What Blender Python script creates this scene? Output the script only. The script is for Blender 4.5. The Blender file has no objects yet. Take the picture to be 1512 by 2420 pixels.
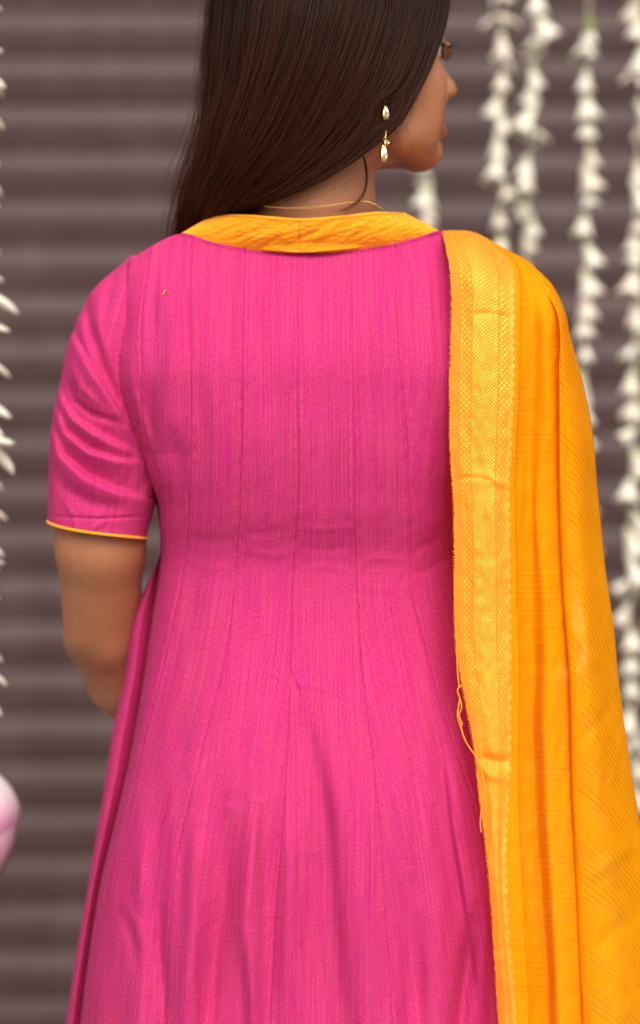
import bpy, bmesh, math, random
import numpy as np
from mathutils import Vector, Matrix, Euler

random.seed(7)
rng = np.random.default_rng(7)
R = math.radians
scene = bpy.context.scene
C = scene.collection

# ------------------------------------------------------------------ camera, sky, sun, exposure
D = 2.0            # camera to the woman's back (m)
S = 0.000375       # metres per unit of the 1512 x 2420 working grid at the back
ZC = 1.09          # camera height
cam = bpy.data.cameras.new('camera'); camo = bpy.data.objects.new('camera', cam); C.objects.link(camo)
camo.location = (0, -D, ZC); camo.rotation_euler = (R(90), 0, 0)
cam.sensor_fit = 'HORIZONTAL'; cam.sensor_width = 24.0
cam.lens = 24.0 * D / (1512 * S)
cam.clip_start = 0.05; cam.clip_end = 500
cam.dof.use_dof = True; cam.dof.focus_distance = D + 0.0; cam.dof.aperture_fstop = 1.75
scene.camera = camo

SUN_EL, SUN_AZ = 46.0, 172.0      # azimuth clockwise from +Y (the way the camera looks)
world = bpy.data.worlds.new('World'); scene.world = world; world.use_nodes = True
wn = world.node_tree; wn.nodes.clear()
sky = wn.nodes.new('ShaderNodeTexSky'); sky.sky_type = 'NISHITA'; sky.sun_disc = False
sky.sun_elevation = R(SUN_EL); sky.sun_rotation = R(SUN_AZ)
sky.air_density = 1.0; sky.dust_density = 6.0; sky.ozone_density = 0.6
hsv = wn.nodes.new('ShaderNodeHueSaturation'); hsv.inputs['Saturation'].default_value = 0.35
bg = wn.nodes.new('ShaderNodeBackground'); bg.inputs['Strength'].default_value = 0.15
wo = wn.nodes.new('ShaderNodeOutputWorld')
wn.links.new(sky.outputs[0], hsv.inputs['Color']); wn.links.new(hsv.outputs[0], bg.inputs[0]); wn.links.new(bg.outputs[0], wo.inputs[0])
sun = bpy.data.lights.new('sun', 'SUN'); sun.energy = 1.5; sun.angle = R(55); sun.color = (1.0, 0.95, 0.88)
suno = bpy.data.objects.new('sun', sun); C.objects.link(suno)
az, el = R(SUN_AZ), R(SUN_EL)
sdir = Vector((math.sin(az) * math.cos(el), math.cos(az) * math.cos(el), math.sin(el)))
suno.rotation_euler = (-sdir).to_track_quat('-Z', 'Y').to_euler(); suno.location = sdir * 10
scene.view_settings.view_transform = 'Standard'; scene.view_settings.look = 'None'
scene.view_settings.exposure = 0.17; scene.view_settings.gamma = 1.0
scene.render.engine = 'CYCLES'

# ------------------------------------------------------------------ helpers
def W(px, py, Y):
    """point at working-grid position (px, py) and real depth Y (m behind the woman's back)"""
    px, py, Y = np.asarray(px, float), np.asarray(py, float), np.asarray(Y, float)
    k = S * (D + Y) / D
    return np.stack(np.broadcast_arrays((px - 756) * k, Y, ZC - (py - 1210) * k), -1)
def V(px, py, Y): return Vector(W(px, py, Y))
def itp(y, pts):
    a = np.array(pts, float); return np.interp(y, a[:, 0], a[:, 1])
def crom(pts, n):
    """Catmull-Rom resample of control points (k, d) to n points"""
    P = np.array(pts, float); k = len(P)
    Q = np.vstack([2 * P[0] - P[1], P, 2 * P[-1] - P[-2]])
    t = np.linspace(0, k - 1 - 1e-6, n); i = t.astype(int); f = (t - i)[:, None]
    a, b, c, d = Q[i], Q[i + 1], Q[i + 2], Q[i + 3]
    return 0.5 * ((2 * b) + (c - a) * f + (2 * a - 5 * b + 4 * c - d) * f ** 2 + (-a + 3 * b - 3 * c + d) * f ** 3)
def smooth_itp(y, pts):
    """smooth interpolation through (y, v) keys"""
    a = np.array(pts, float); x, v = a[:, 0], a[:, 1]
    m = np.gradient(v, x)
    dl = np.diff(v) / np.diff(x)
    m[1:-1] = np.where(dl[:-1] * dl[1:] > 0, 0.5 * (dl[:-1] + dl[1:]), 0.0); m[0], m[-1] = dl[0], dl[-1]
    y = np.clip(y, x[0], x[-1]); i = np.clip(np.searchsorted(x, y) - 1, 0, len(x) - 2)
    h = x[i + 1] - x[i]; t = (y - x[i]) / h
    return (2*t**3-3*t**2+1)*v[i] + (t**3-2*t**2+t)*h*m[i] + (-2*t**3+3*t**2)*v[i+1] + (t**3-t**2)*h*m[i+1]
def sstep(a, b, x):
    t = np.clip((x - a) / (b - a), 0, 1); return t * t * (3 - 2 * t)

def vnoise(x, y, seed=0):
    """smooth 2-D value noise in -1..1"""
    r = np.random.default_rng(seed).uniform(-1, 1, (256, 256))
    xi, yi = np.floor(x).astype(int), np.floor(y).astype(int); fx, fy = x - xi, y - yi
    fx, fy = fx*fx*(3-2*fx), fy*fy*(3-2*fy)
    g = lambda a, b: r[a % 256, b % 256]
    return (g(xi,yi)*(1-fx)+g(xi+1,yi)*fx)*(1-fy) + (g(xi,yi+1)*(1-fx)+g(xi+1,yi+1)*fx)*fy

def folds(px, py, lst):
    """sum of cloth folds: (kind, points, half width, amount in m, end fade)"""
    out = np.zeros(np.shape(px))
    for kind, pts, w, amp in lst:
        P = np.array(pts, float)
        seg = np.diff(P, axis=0); L = np.hypot(seg[:, 0], seg[:, 1]); cum = np.concatenate([[0], np.cumsum(L)])
        best = np.full(np.shape(px), 1e9); sg = np.zeros(np.shape(px)); tt = np.zeros(np.shape(px))
        x0, x1 = P[:, 0].min() - 5 * w, P[:, 0].max() + 5 * w; y0, y1 = P[:, 1].min() - 5 * w, P[:, 1].max() + 5 * w
        m = (px > x0) & (px < x1) & (py > y0) & (py < y1)
        if not m.any(): continue
        X, Yy = px[m], py[m]; b = np.full(X.shape, 1e9); s = np.zeros(X.shape); t = np.zeros(X.shape)
        for i in range(len(seg)):
            u = np.clip(((X - P[i, 0]) * seg[i, 0] + (Yy - P[i, 1]) * seg[i, 1]) / (L[i] ** 2), 0, 1)
            dx, dy = X - P[i, 0] - u * seg[i, 0], Yy - P[i, 1] - u * seg[i, 1]
            d = np.hypot(dx, dy); q = d < b
            b = np.where(q, d, b); s = np.where(q, np.sign(seg[i, 0] * dy - seg[i, 1] * dx), s)
            t = np.where(q, (cum[i] + u * L[i]) / cum[-1], t)
        fade = np.clip(np.sin(np.pi * np.clip(t, 0.02, 0.98)), 0, 1) ** 0.6
        if kind == 'r': v = np.exp(-(b / w) ** 2)                        # ridge (+) or valley (-)
        else: v = -s * np.tanh(b / (0.35 * w)) * np.exp(-(b / (2.2 * w)) ** 2)  # step
        out[m] += amp * v * fade
    return out

def tag(o, label=None, cat=None, group=None, kind=None):
    if label: o['label'] = label
    if cat: o['category'] = cat
    if group: o['group'] = group
    if kind: o['kind'] = kind
    return o
def link(name, data, parent=None):
    o = bpy.data.objects.new(name, data); C.objects.link(o)
    if parent: o.parent = parent
    return o
def empty(name, loc=(0, 0, 0)):
    o = link(name, None); o.location = loc; o.empty_display_size = 0.05; return o
def mesh(name, verts, faces, mat, parent=None, uv=None, smooth=True):
    me = bpy.data.meshes.new(name)
    me.from_pydata([tuple(v) for v in np.asarray(verts).reshape(-1, 3).tolist()], [], faces if isinstance(faces, list) else faces.tolist())
    if uv is not None:
        l = me.uv_layers.new(name='UVMap'); idx = np.zeros(len(me.loops), int); me.loops.foreach_get('vertex_index', idx)
        l.data.foreach_set('uv', np.asarray(uv, float).reshape(-1, 2)[idx].ravel())
    if smooth: me.polygons.foreach_set('use_smooth', np.ones(len(me.polygons), bool))
    me.materials.append(mat); me.update()
    return link(name, me, parent)
def grid_faces(r, c, closed=False):
    i = np.arange(r - 1)[:, None] * c + np.arange(c - 1 if not closed else c)[None]
    if closed:
        j = np.arange(r - 1)[:, None] * c + (np.arange(c) + 1)[None] % c
        return np.stack([i, j, j + c, i + c], -1).reshape(-1, 4)
    return np.stack([i, i + 1, i + c + 1, i + c], -1).reshape(-1, 4)
def gmesh(name, G, mat, parent=None, uv=None, closed=False):
    r, c = G.shape[:2]; return mesh(name, G.reshape(-1, 3), grid_faces(r, c, closed), mat, parent, uv)
def tube_geo(path, rad, sides=6, closed=False):
    P = np.asarray(path, float); n = len(P)
    T = np.gradient(P, axis=0); T /= np.linalg.norm(T, axis=1)[:, None] + 1e-12
    up = np.array([0.3, 0.9, 0.31]); A = np.cross(T, up); A /= np.linalg.norm(A, axis=1)[:, None] + 1e-12; B = np.cross(T, A)
    a = np.arange(sides) * 2 * np.pi / sides; rad = np.broadcast_to(rad, n)
    G = P[:, None] + rad[:, None, None] * (np.cos(a)[None, :, None] * A[:, None] + np.sin(a)[None, :, None] * B[:, None])
    return G.reshape(-1, 3), grid_faces(n, sides, True)
def tubes(name, lst, mat, parent=None):
    vs, fs, o = [], [], 0
    for v, f in lst: vs.append(v); fs.append(f + o); o += len(v)
    return mesh(name, np.vstack(vs), np.vstack(fs), mat, parent)

# ------------------------------------------------------------------ materials
def srgb(r, g, b):
    f = lambda c: c / 12.92 if c <= 0.04045 else ((c + 0.055) / 1.055) ** 2.4
    return (f(r / 255), f(g / 255), f(b / 255), 1)
class NT:
    def __init__(s, name):
        s.m = bpy.data.materials.new(name); s.m.use_nodes = True; s.t = s.m.node_tree; s.t.nodes.clear()
        s.out = s.n('ShaderNodeOutputMaterial')
    def n(s, t, **k):
        x = s.t.nodes.new(t)
        for a, b in k.items(): setattr(x, a, b)
        return x
    def l(s, a, b): s.t.links.new(a, b)
    def set(s, sock, v):
        if hasattr(v, 'is_output') or isinstance(v, bpy.types.NodeSocket): s.l(v, sock)
        else: sock.default_value = v
    def math(s, op, a, b=None, c=None, clamp=False):
        x = s.n('ShaderNodeMath', operation=op, use_clamp=clamp)
        for i, v in enumerate((a, b, c)):
            if v is not None: s.set(x.inputs[i], v)
        return x.outputs[0]
    def mix(s, f, a, b, blend='MIX'):
        x = s.n('ShaderNodeMix', data_type='RGBA', blend_type=blend)
        s.set(x.inputs[0], f); s.set(x.inputs[6], a); s.set(x.inputs[7], b); return x.outputs[2]
    def noise(s, vec, scale, detail=2, rough=0.5, dist=0):
        x = s.n('ShaderNodeTexNoise'); s.set(x.inputs['Vector'], vec); x.inputs['Scale'].default_value = scale
        x.inputs['Detail'].default_value = detail; x.inputs['Roughness'].default_value = rough; x.inputs['Distortion'].default_value = dist
        return x.outputs[0]
    def mapping(s, vec, scale=(1, 1, 1), rot=(0, 0, 0), loc=(0, 0, 0)):
        x = s.n('ShaderNodeMapping'); s.l(vec, x.inputs[0]); x.inputs['Scale'].default_value = scale
        x.inputs['Rotation'].default_value = rot; x.inputs['Location'].default_value = loc; return x.outputs[0]
    def ramp(s, f, stops):
        x = s.n('ShaderNodeValToRGB'); s.set(x.inputs[0], f); e = x.color_ramp.elements
        while len(e) < len(stops): e.new(0.5)
        for i, (p, c) in enumerate(stops): e[i].position = p; e[i].color = c if len(c) == 4 else (*c, 1)
        return x.outputs[0]
    def bump(s, h, strength, dist):
        x = s.n('ShaderNodeBump'); s.set(x.inputs['Height'], h); x.inputs['Strength'].default_value = strength; x.inputs['Distance'].default_value = dist
        return x.outputs[0]
    def bsdf(s, **k):
        x = s.n('ShaderNodeBsdfPrincipled')
        for a, v in k.items(): s.set(x.inputs[a.replace('_', ' ')], v)
        return x
    def done(s, sh): s.l(sh, s.out.inputs[0]); return s.m

def uvxyz(t):
    u = t.n('ShaderNodeTexCoord').outputs['UV']; x = t.n('ShaderNodeSeparateXYZ'); t.l(u, x.inputs[0]); return u, x.outputs[0], x.outputs[1]

def mat_kurta():
    t = NT('pink_striped_cotton'); uv, u, v = uvxyz(t)
    wob = t.noise(t.mapping(uv, (40, 6, 1)), 1.0, 2)
    uu = t.math('ADD', u, t.math('MULTIPLY', t.math('SUBTRACT', wob, 0.5), 0.0006))
    st = t.math('MULTIPLY_ADD', t.math('SINE', t.math('MULTIPLY', uu, 2 * math.pi / 0.00117)), 0.5, 0.5)
    streak = t.noise(t.mapping(uv, (700, 6, 1)), 1.0, 2, 0.6)        # uneven yarns
    weft = t.noise(t.mapping(uv, (25, 900, 1)), 1.0, 2, 0.6)
    blotch = t.noise(t.mapping(uv, (18, 9, 1)), 1.0, 3, 0.6)
    slub = t.noise(t.mapping(uv, (480, 16, 1)), 1.0, 2, 0.6)
    f = t.math('ADD', t.math('MULTIPLY', st, 0.6), t.math('MULTIPLY', t.math('SUBTRACT', streak, 0.5), 0.7))
    wvn = t.noise(t.mapping(uv, (1000, 420, 1)), 1.0, 2, 0.7)
    f = t.math('ADD', f, t.math('MULTIPLY', t.math('SUBTRACT', wvn, 0.5), 1.4))
    f = t.math('ADD', f, t.math('MULTIPLY', t.math('SUBTRACT', slub, 0.5), 0.5), clamp=True)
    col = t.mix(f, (0.48, 0.003, 0.160, 1), (0.67, 0.110, 0.130, 1))
    col = t.mix(t.math('MULTIPLY', t.math('SUBTRACT', blotch, 0.35), 0.3, clamp=True), col, (0.52, 0.006, 0.23, 1))
    h = t.math('ADD', t.math('MULTIPLY', st, 0.6), t.math('ADD', t.math('MULTIPLY', weft, 0.3), streak))
    cr = t.noise(t.mapping(uv, (22, 16, 1)), 1.0, 3, 0.55, 0.6)
    nb = t.bump(t.math('ADD', t.math('MULTIPLY', h, 0.00012), t.math('MULTIPLY', cr, 0.0010)), 0.4, 1.0)
    b = t.bsdf(Base_Color=col, Roughness=0.95, Normal=nb, Specular_IOR_Level=0.10, Sheen_Weight=0.05, Sheen_Roughness=0.4)
    b.inputs['Sheen Tint'].default_value = (1.0, 0.35, 0.6, 1)
    tr = t.n('ShaderNodeBsdfTranslucent'); t.l(col, tr.inputs[0])
    ms = t.n('ShaderNodeMixShader'); ms.inputs[0].default_value = 0.06; t.l(b.outputs[0], ms.inputs[1]); t.l(tr.outputs[0], ms.inputs[2])
    return t.done(ms.outputs[0])

def mat_collar():
    t = NT('marigold_cotton'); uv, u, v = uvxyz(t)
    wv = t.noise(t.mapping(uv, (900, 900, 1)), 1.0, 2, 0.6)
    wr = t.noise(t.mapping(uv, (55, 150, 1), (0, 0, R(-28))), 1.0, 4, 0.6, 0.8)
    slub = t.noise(t.mapping(uv, (30, 500, 1)), 1.0, 2)
    col = t.mix(wv, srgb(250, 145, 0), srgb(255, 178, 2))
    col = t.mix(t.math('MULTIPLY', slub, 0.3), col, srgb(240, 130, 0))
    nb = t.bump(t.math('ADD', t.math('MULTIPLY', wr, 0.0035), t.math('MULTIPLY', wv, 0.0002)), 0.8, 1.0)
    b = t.bsdf(Base_Color=col, Roughness=0.75, Normal=nb, Specular_IOR_Level=0.3, Sheen_Weight=0.15)
    return t.done(b.outputs[0])

def mat_shawl():
    t = NT('sheer_marigold_cotton'); uv, u, v = uvxyz(t)
    th = t.noise(t.mapping(uv, (650, 14, 1)), 1.0, 2, 0.6)
    tw = t.noise(t.mapping(uv, (12, 380, 1)), 1.0, 2, 0.6)
    gap = t.noise(t.mapping(uv, (9, 26, 1)), 1.0, 3, 0.5)
    rib = t.math('MULTIPLY_ADD', t.math('SINE', t.math('MULTIPLY', t.math('ADD', v, t.math('MULTIPLY', tw, 0.0016)), 2 * math.pi / 0.0052)), 0.5, 0.5)
    bars = t.math('MULTIPLY', t.math('POWER', rib, 3.0), t.math('MULTIPLY', t.math('SUBTRACT', gap, 0.44), 9.0, clamp=True), clamp=True)
    wv = t.math('ADD', t.math('MULTIPLY', th, 0.5), t.math('MULTIPLY', tw, 0.5))
    col = t.mix(wv, srgb(254, 146, 0), srgb(255, 188, 2))
    nb = t.bump(t.math('ADD', t.math('MULTIPLY', wv, 0.0007), t.math('MULTIPLY', bars, -0.0002)), 0.7, 1.0)
    b = t.bsdf(Base_Color=col, Roughness=0.8, Normal=nb, Specular_IOR_Level=0.12)
    tr = t.n('ShaderNodeBsdfTranslucent'); t.set(tr.inputs[0], t.mix(0.6, col, srgb(255, 150, 0))); t.l(nb, tr.inputs['Normal'])
    ms = t.n('ShaderNodeMixShader'); ms.inputs[0].default_value = 0.36; t.l(b.outputs[0], ms.inputs[1]); t.l(tr.outputs[0], ms.inputs[2])
    tp = t.n('ShaderNodeBsdfTransparent'); tp.inputs[0].default_value = (1.0, 0.86, 0.55, 1)
    ms2 = t.n('ShaderNodeMixShader'); t.set(ms2.inputs[0], t.math('MULTIPLY_ADD', t.math('MULTIPLY', bars, t.math('MULTIPLY_ADD', t.math('GREATER_THAN', u, 5.0), 0.20, 0.06)), 1.0, 0.07)); t.l(ms.outputs[0], ms2.inputs[1]); t.l(tp.outputs[0], ms2.inputs[2])
    return t.done(ms2.outputs[0])

def mat_zari():
    """woven gold border; u 0..1 across the border, v metres along it"""
    t = NT('gold_brocade_border'); uv, u, v = uvxyz(t)
    um = t.math('MULTIPLY', u, 0.06)
    def band(a, b):
        return t.math('MULTIPLY', t.math('GREATER_THAN', u, a), t.math('LESS_THAN', u, b))
    def dots(pu, pv, thr, sh=0.0):
        x = t.math('SINE', t.math('MULTIPLY', um, 2 * math.pi / pu)); y = t.math('SINE', t.math('MULTIPLY_ADD', v, 2 * math.pi / pv, sh))
        return t.math('GREATER_THAN', t.math('MULTIPLY', x, y), thr)
    diag = t.math('ADD', t.math('SINE', t.math('MULTIPLY', t.math('ADD', um, v), 2 * math.pi / 0.0033)),
                  t.math('SINE', t.math('MULTIPLY', t.math('SUBTRACT', um, v), 2 * math.pi / 0.0033)))
    dia = t.math('MULTIPLY_ADD', diag, 0.25, 0.5)
    saw = t.math('PINGPONG', v, 0.0045)
    edge = t.math('LESS_THAN', u, t.math('SUBTRACT', 1.0, t.math('MULTIPLY', saw, 14.0)))
    g = t.math('MULTIPLY', band(0.34, 0.72), t.math('MULTIPLY_ADD', t.math('POWER', dia, 1.5), 1.0, 0.12))
    g = t.math('MAXIMUM', g, t.math('MULTIPLY', band(0.16, 0.32), t.math('MULTIPLY_ADD', dots(0.0048, 0.0052, 0.3), 0.7, 0.1)))
    g = t.math('MAXIMUM', g, t.math('MULTIPLY', band(0.74, 0.9), t.math('MULTIPLY_ADD', dots(0.0048, 0.006, 0.25), 0.65, 0.2)))
    g = t.math('MAXIMUM', g, t.math('MULTIPLY', t.math('MULTIPLY', band(0.9, 1.01), edge), 0.6))
    wear = t.noise(t.mapping(uv, (3.5, 28, 1)), 1.0, 3, 0.6, 0.4)
    g = t.math('MULTIPLY', g, t.math('MULTIPLY_ADD', wear, 1.5, 0.10), clamp=True)
    spk = t.noise(t.mapping(uv, (60, 900, 1)), 1.0, 1)
    wv = t.noise(t.mapping(uv, (50, 700, 1)), 1.0, 2)
    base = t.mix(wv, srgb(240, 112, 0), srgb(255, 146, 0))
    gold = t.mix(spk, srgb(252, 178, 20), srgb(255, 212, 76))
    col = t.mix(t.math('MULTIPLY', g, 0.82, clamp=True), base, gold)
    wr = t.noise(t.mapping(uv, (1.2, 22, 1)), 1.0, 3, 0.6)
    nb = t.bump(t.math('ADD', t.math('MULTIPLY', g, 0.0005), t.math('ADD', t.math('MULTIPLY', spk, 0.0006), t.math('MULTIPLY', wr, 0.0025))), 0.7, 1.0)
    b = t.bsdf(Base_Color=col, Roughness=t.math('MULTIPLY_ADD', g, -0.40, 0.78), Metallic=t.math('MULTIPLY', g, 0.75), Normal=nb)
    return t.done(b.outputs[0])

def mat_plain(name, col, rough=0.6, **k):
    t = NT(name); b = t.bsdf(Base_Color=col, Roughness=rough, **k); return t.done(b.outputs[0])

def mat_skin():
    t = NT('brown_skin')
    o = t.n('ShaderNodeTexCoord').outputs['Object']
    a = t.n('ShaderNodeAttribute', attribute_name='tint'); sp = t.n('ShaderNodeSeparateColor'); t.l(a.outputs['Color'], sp.inputs[0])
    n1 = t.noise(o, 45, 4, 0.6); n2 = t.noise(o, 700, 2, 0.6); n3 = t.noise(o, 160, 3)
    col = t.mix(n1, (0.37, 0.140, 0.062, 1), (0.46, 0.195, 0.095, 1))
    col = t.mix(t.math('MULTIPLY', t.math('SUBTRACT', n3, 0.3), 0.8, clamp=True), col, (0.36, 0.135, 0.062, 1))
    col = t.mix(sp.outputs[0], col, (0.42, 0.085, 0.085, 1))          # lips
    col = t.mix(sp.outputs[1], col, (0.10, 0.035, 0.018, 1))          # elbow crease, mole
    nb = t.bump(t.math('ADD', t.math('MULTIPLY', n2, 0.0003), t.math('MULTIPLY', n3, 0.0009)), 0.35, 1.0)
    b = t.bsdf(Base_Color=col, Roughness=0.52, Normal=nb, Specular_IOR_Level=0.4, Subsurface_Weight=0.2, Subsurface_Scale=0.006)
    b.inputs['Subsurface Radius'].default_value = (1.0, 0.35, 0.15)
    return t.done(b.outputs[0])

def mat_hair(shell=False):
    t = NT('dark_brown_hair_shell' if shell else 'dark_brown_hair')
    o = t.n('ShaderNodeTexCoord').outputs['Object']
    if shell:
        b = t.bsdf(Base_Color=(0.012, 0.006, 0.004, 1), Roughness=0.5, Specular_IOR_Level=0.3); return t.done(b.outputs[0])
    hi = t.n('ShaderNodeHairInfo'); rnd = hi.outputs['Random']; ic = hi.outputs['Intercept']
    c0 = t.ramp(rnd, [(0.0, (0.003, 0.0018, 0.0018)), (0.6, (0.006, 0.0032, 0.0028)), (0.9, (0.017, 0.007, 0.005)), (1.0, (0.05, 0.018, 0.012))])
    c1 = t.ramp(rnd, [(0.0, (0.016, 0.005, 0.003)), (0.6, (0.042, 0.011, 0.005)), (0.92, (0.11, 0.028, 0.012)), (1.0, (0.18, 0.055, 0.026))])
    lk = t.n('ShaderNodeAttribute', attribute_name='lock_tone').outputs['Fac']
    cc = t.mix(t.math('MULTIPLY_ADD', ic, 1.6, -0.45, clamp=True), c0, c1)
    cc = t.mix(t.math('MULTIPLY', lk, 0.4), cc, t.mix(ic, (0.022, 0.0095, 0.007, 1), (0.085, 0.026, 0.013, 1)))
    h = t.bsdf(Base_Color=cc, Roughness=t.math('MULTIPLY_ADD', rnd, 0.2, 0.24), Specular_IOR_Level=0.17)
    h.inputs['Specular Tint'].default_value = (1.0, 0.74, 0.62, 1)
    return t.done(h.outputs[0])

def mat_shutter():
    t = NT('brown_painted_steel'); o = t.n('ShaderNodeNewGeometry').outputs['Position']
    n1 = t.noise(t.mapping(o, (2.2, 8, 9)), 1.0, 5, 0.6); n2 = t.noise(t.mapping(o, (14, 20, 5)), 1.0, 4, 0.65)
    oi = t.n('ShaderNodeObjectInfo').outputs['Random']
    col = t.mix(n1, (0.062, 0.032, 0.030, 1), (0.082, 0.047, 0.044, 1))
    col = t.mix(t.math('MULTIPLY', oi, 0.35), col, (0.062, 0.036, 0.034, 1))
    col = t.mix(t.math('MULTIPLY', t.math('SUBTRACT', n2, 0.48), 1.6, clamp=True), col, (0.12, 0.085, 0.080, 1))
    b = t.bsdf(Base_Color=col, Roughness=0.5, Specular_IOR_Level=0.25)
    return t.done(b.outputs[0])

def mat_floret():
    t = NT('tuberose_white'); uv, u, v = uvxyz(t)
    o = t.n('ShaderNodeTexCoord').outputs['Object']; rnd = t.n('ShaderNodeObjectInfo').outputs['Random']
    n = t.noise(o, 180, 3)
    col = t.ramp(v, [(0.0, (0.50, 0.54, 0.26)), (0.2, (0.72, 0.72, 0.54)), (0.5, (0.84, 0.79, 0.65)), (0.93, (0.86, 0.81, 0.70)), (1.0, (0.66, 0.52, 0.44))])
    col = t.mix(t.math('MULTIPLY', n, 0.2), col, (0.70, 0.64, 0.50, 1))
    col = t.mix(t.math('MULTIPLY', t.math('POWER', rnd, 3.0), 0.55), col, (0.60, 0.46, 0.34, 1))
    b = t.bsdf(Base_Color=col, Roughness=0.55, Subsurface_Weight=0.25, Subsurface_Scale=0.004)
    return t.done(b.outputs[0])

def mat_lotus():
    t = NT('lotus_petal_pink'); uv, u, v = uvxyz(t)
    vein = t.noise(t.mapping(uv, (55, 2.0, 1)), 1.0, 3, 0.6)
    rnd = t.n('ShaderNodeObjectInfo').outputs['Random']
    col = t.ramp(v, [(0.0, (0.80, 0.76, 0.62)), (0.25, (0.80, 0.62, 0.64)), (0.48, (0.70, 0.26, 0.46)), (0.85, (0.60, 0.12, 0.32)), (1.0, (0.42, 0.05, 0.14))])
    col = t.mix(t.math('MULTIPLY', rnd, 0.25), col, (0.80, 0.70, 0.66, 1))
    col = t.mix(t.math('MULTIPLY', vein, 0.35), col, (0.85, 0.70, 0.76, 1))
    b = t.bsdf(Base_Color=col, Roughness=0.5, Subsurface_Weight=0.2, Subsurface_Scale=0.006)
    return t.done(b.outputs[0])

def mat_ground():
    t = NT('grey_paving'); o = t.n('ShaderNodeTexCoord').outputs['Object']
    n = t.noise(o, 3, 6, 0.6); col = t.mix(n, (0.20, 0.18, 0.16, 1), (0.32, 0.29, 0.26, 1))
    b = t.bsdf(Base_Color=col, Roughness=0.85, Normal=t.bump(t.noise(o, 80, 4), 0.3, 0.01)); return t.done(b.outputs[0])

M = dict(kurta=mat_kurta(), collar=mat_collar(), shawl=mat_shawl(), zari=mat_zari(), skin=mat_skin(), hair=mat_hair(), shell=mat_hair(True),
         shutter=mat_shutter(), floret=mat_floret(), lotus=mat_lotus(), ground=mat_ground(),
         gold=mat_plain('gold', (0.83, 0.55, 0.20, 1), 0.25, Metallic=1.0),
         crystal=mat_plain('champagne_crystal', (0.95, 0.80, 0.60, 1), 0.04, Metallic=0.85),
         thread=mat_plain('orange_thread', srgb(255, 160, 10), 0.7), green=mat_plain('green_stem', (0.22, 0.27, 0.07, 1), 0.6),
         string=mat_plain('cotton_string', (0.55, 0.48, 0.36, 1), 0.8), stitch=mat_plain('magenta_stitching', (0.45, 0.005, 0.16, 1), 0.8),
         ostitch=mat_plain('orange_stitching', srgb(205, 100, 0), 0.8),
         lash=mat_plain('black_lash', (0.01, 0.008, 0.008, 1), 0.4), eyewhite=mat_plain('eye_white', (0.42, 0.39, 0.37, 1), 0.15), iris=mat_plain('brown_iris', (0.03, 0.012, 0.006, 1), 0.1))

# ------------------------------------------------------------------ setting: ground, rolling shutter
g = mesh('ground', [(-30, -30, 0), (30, -30, 0), (30, 30, 0), (-30, 30, 0)], [(0, 1, 2, 3)], M['ground'], smooth=False); tag(g, kind='structure')
YS = 1.35; PITCH = 0.0698
def build_shutter():
    root = empty('rolling_shutter', (0, YS, 0)); tag(root, 'brown steel rolling shutter of horizontal slats behind the person', 'shutter')
    # slat profile (depth towards the camera is -y): convex curtain slat with interlocking lips
    pz = [(-.02, .004), (0.0, .0), (.03, -.0035), (.12, -.0058), (.22, -.0070), (.30, -.0072), (.34, -.0078), (.37, -.0108), (.42, -.0122), (.52, -.0130), (.62, -.0126), (.72, -.0108), (.82, -.0080), (.90, -.0048), (.96, -.001), (.985, .002), (.995, .004)]
    prof = [(y * 0.72, PITCH * q) for q, y in pz]
    # lower edge tucks under sharply, upper flank leans back to the sky
    n = len(prof); xs = np.linspace(-2.2, 2.2, 25); G = np.zeros((25, n, 3))
    for i, x in enumerate(xs):
        for j, (y, z) in enumerate(prof): G[i, j] = (x, y + 0.0006 * math.sin(x * 5.1), z + 0.0008 * math.sin(x * 2.3 + 1))
    first = None; k = 0; z = 0.02
    while z < 2.6:
        if first is None:
            first = gmesh('slat', G, M['shutter'], root); o = first
        else:
            o = first.copy(); C.objects.link(o); o.parent = root
        o.location = (random.uniform(-.05, .05), random.uniform(-.001, .001), z)
        o.rotation_euler = (random.uniform(-.03, .03), 0, random.uniform(-.0005, .0005))
        z += PITCH; k += 1
build_shutter()
# ------------------------------------------------------------------ the person
person = empty('person', (0.0, 0.1, 0.0))
tag(person, 'person seen from behind in a pink striped dress, head turned right', 'person')
bpy.context.view_layer.update()
def own(o):                      # parent to the person, keeping world coordinates in the mesh
    o.parent = person; o.matrix_parent_inverse = Matrix.Translation(-person.location); return o

# --- body: one signed-distance field, polygonised into one continuous mesh
def axis(segs):
    out = []
    for a, b, h in segs: out.append(np.arange(a, b - 1e-9, h))
    out.append([segs[-1][1]]); return np.concatenate(out).astype(np.float32)
gx = axis([(-0.30, -0.03, 0.004), (-0.03, 0.16, 0.0018), (0.16, 0.31, 0.005)])
gy = axis([(-0.06, 0.01, 0.005), (0.01, 0.20, 0.0022), (0.20, 0.36, 0.005)])
gz = axis([(-0.01, 0.80, 0.009), (0.80, 1.28, 0.005), (1.28, 1.36, 0.0035), (1.36, 1.56, 0.0018), (1.56, 1.68, 0.004)])
F = np.full((len(gx), len(gy), len(gz)), 1.0, np.float32)
def box(lo, hi):
    s = []
    for g_, a, b in zip((gx, gy, gz), lo, hi):
        i = max(0, np.searchsorted(g_, a) - 1); j = min(len(g_), np.searchsorted(g_, b) + 1); s.append(slice(i, j))
    X, Y, Z = np.meshgrid(gx[s[0]], gy[s[1]], gz[s[2]], indexing='ij'); return tuple(s), X, Y, Z
def smin(a, b, k):
    h = np.clip(0.5 + 0.5 * (b - a) / k, 0, 1); return b + (a - b) * h - k * h * (1 - h)
def put(sl, d, k, sub=False):
    if sub: F[sl] = -smin(-F[sl], d, k)
    else: F[sl] = smin(F[sl], d, k)
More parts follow.
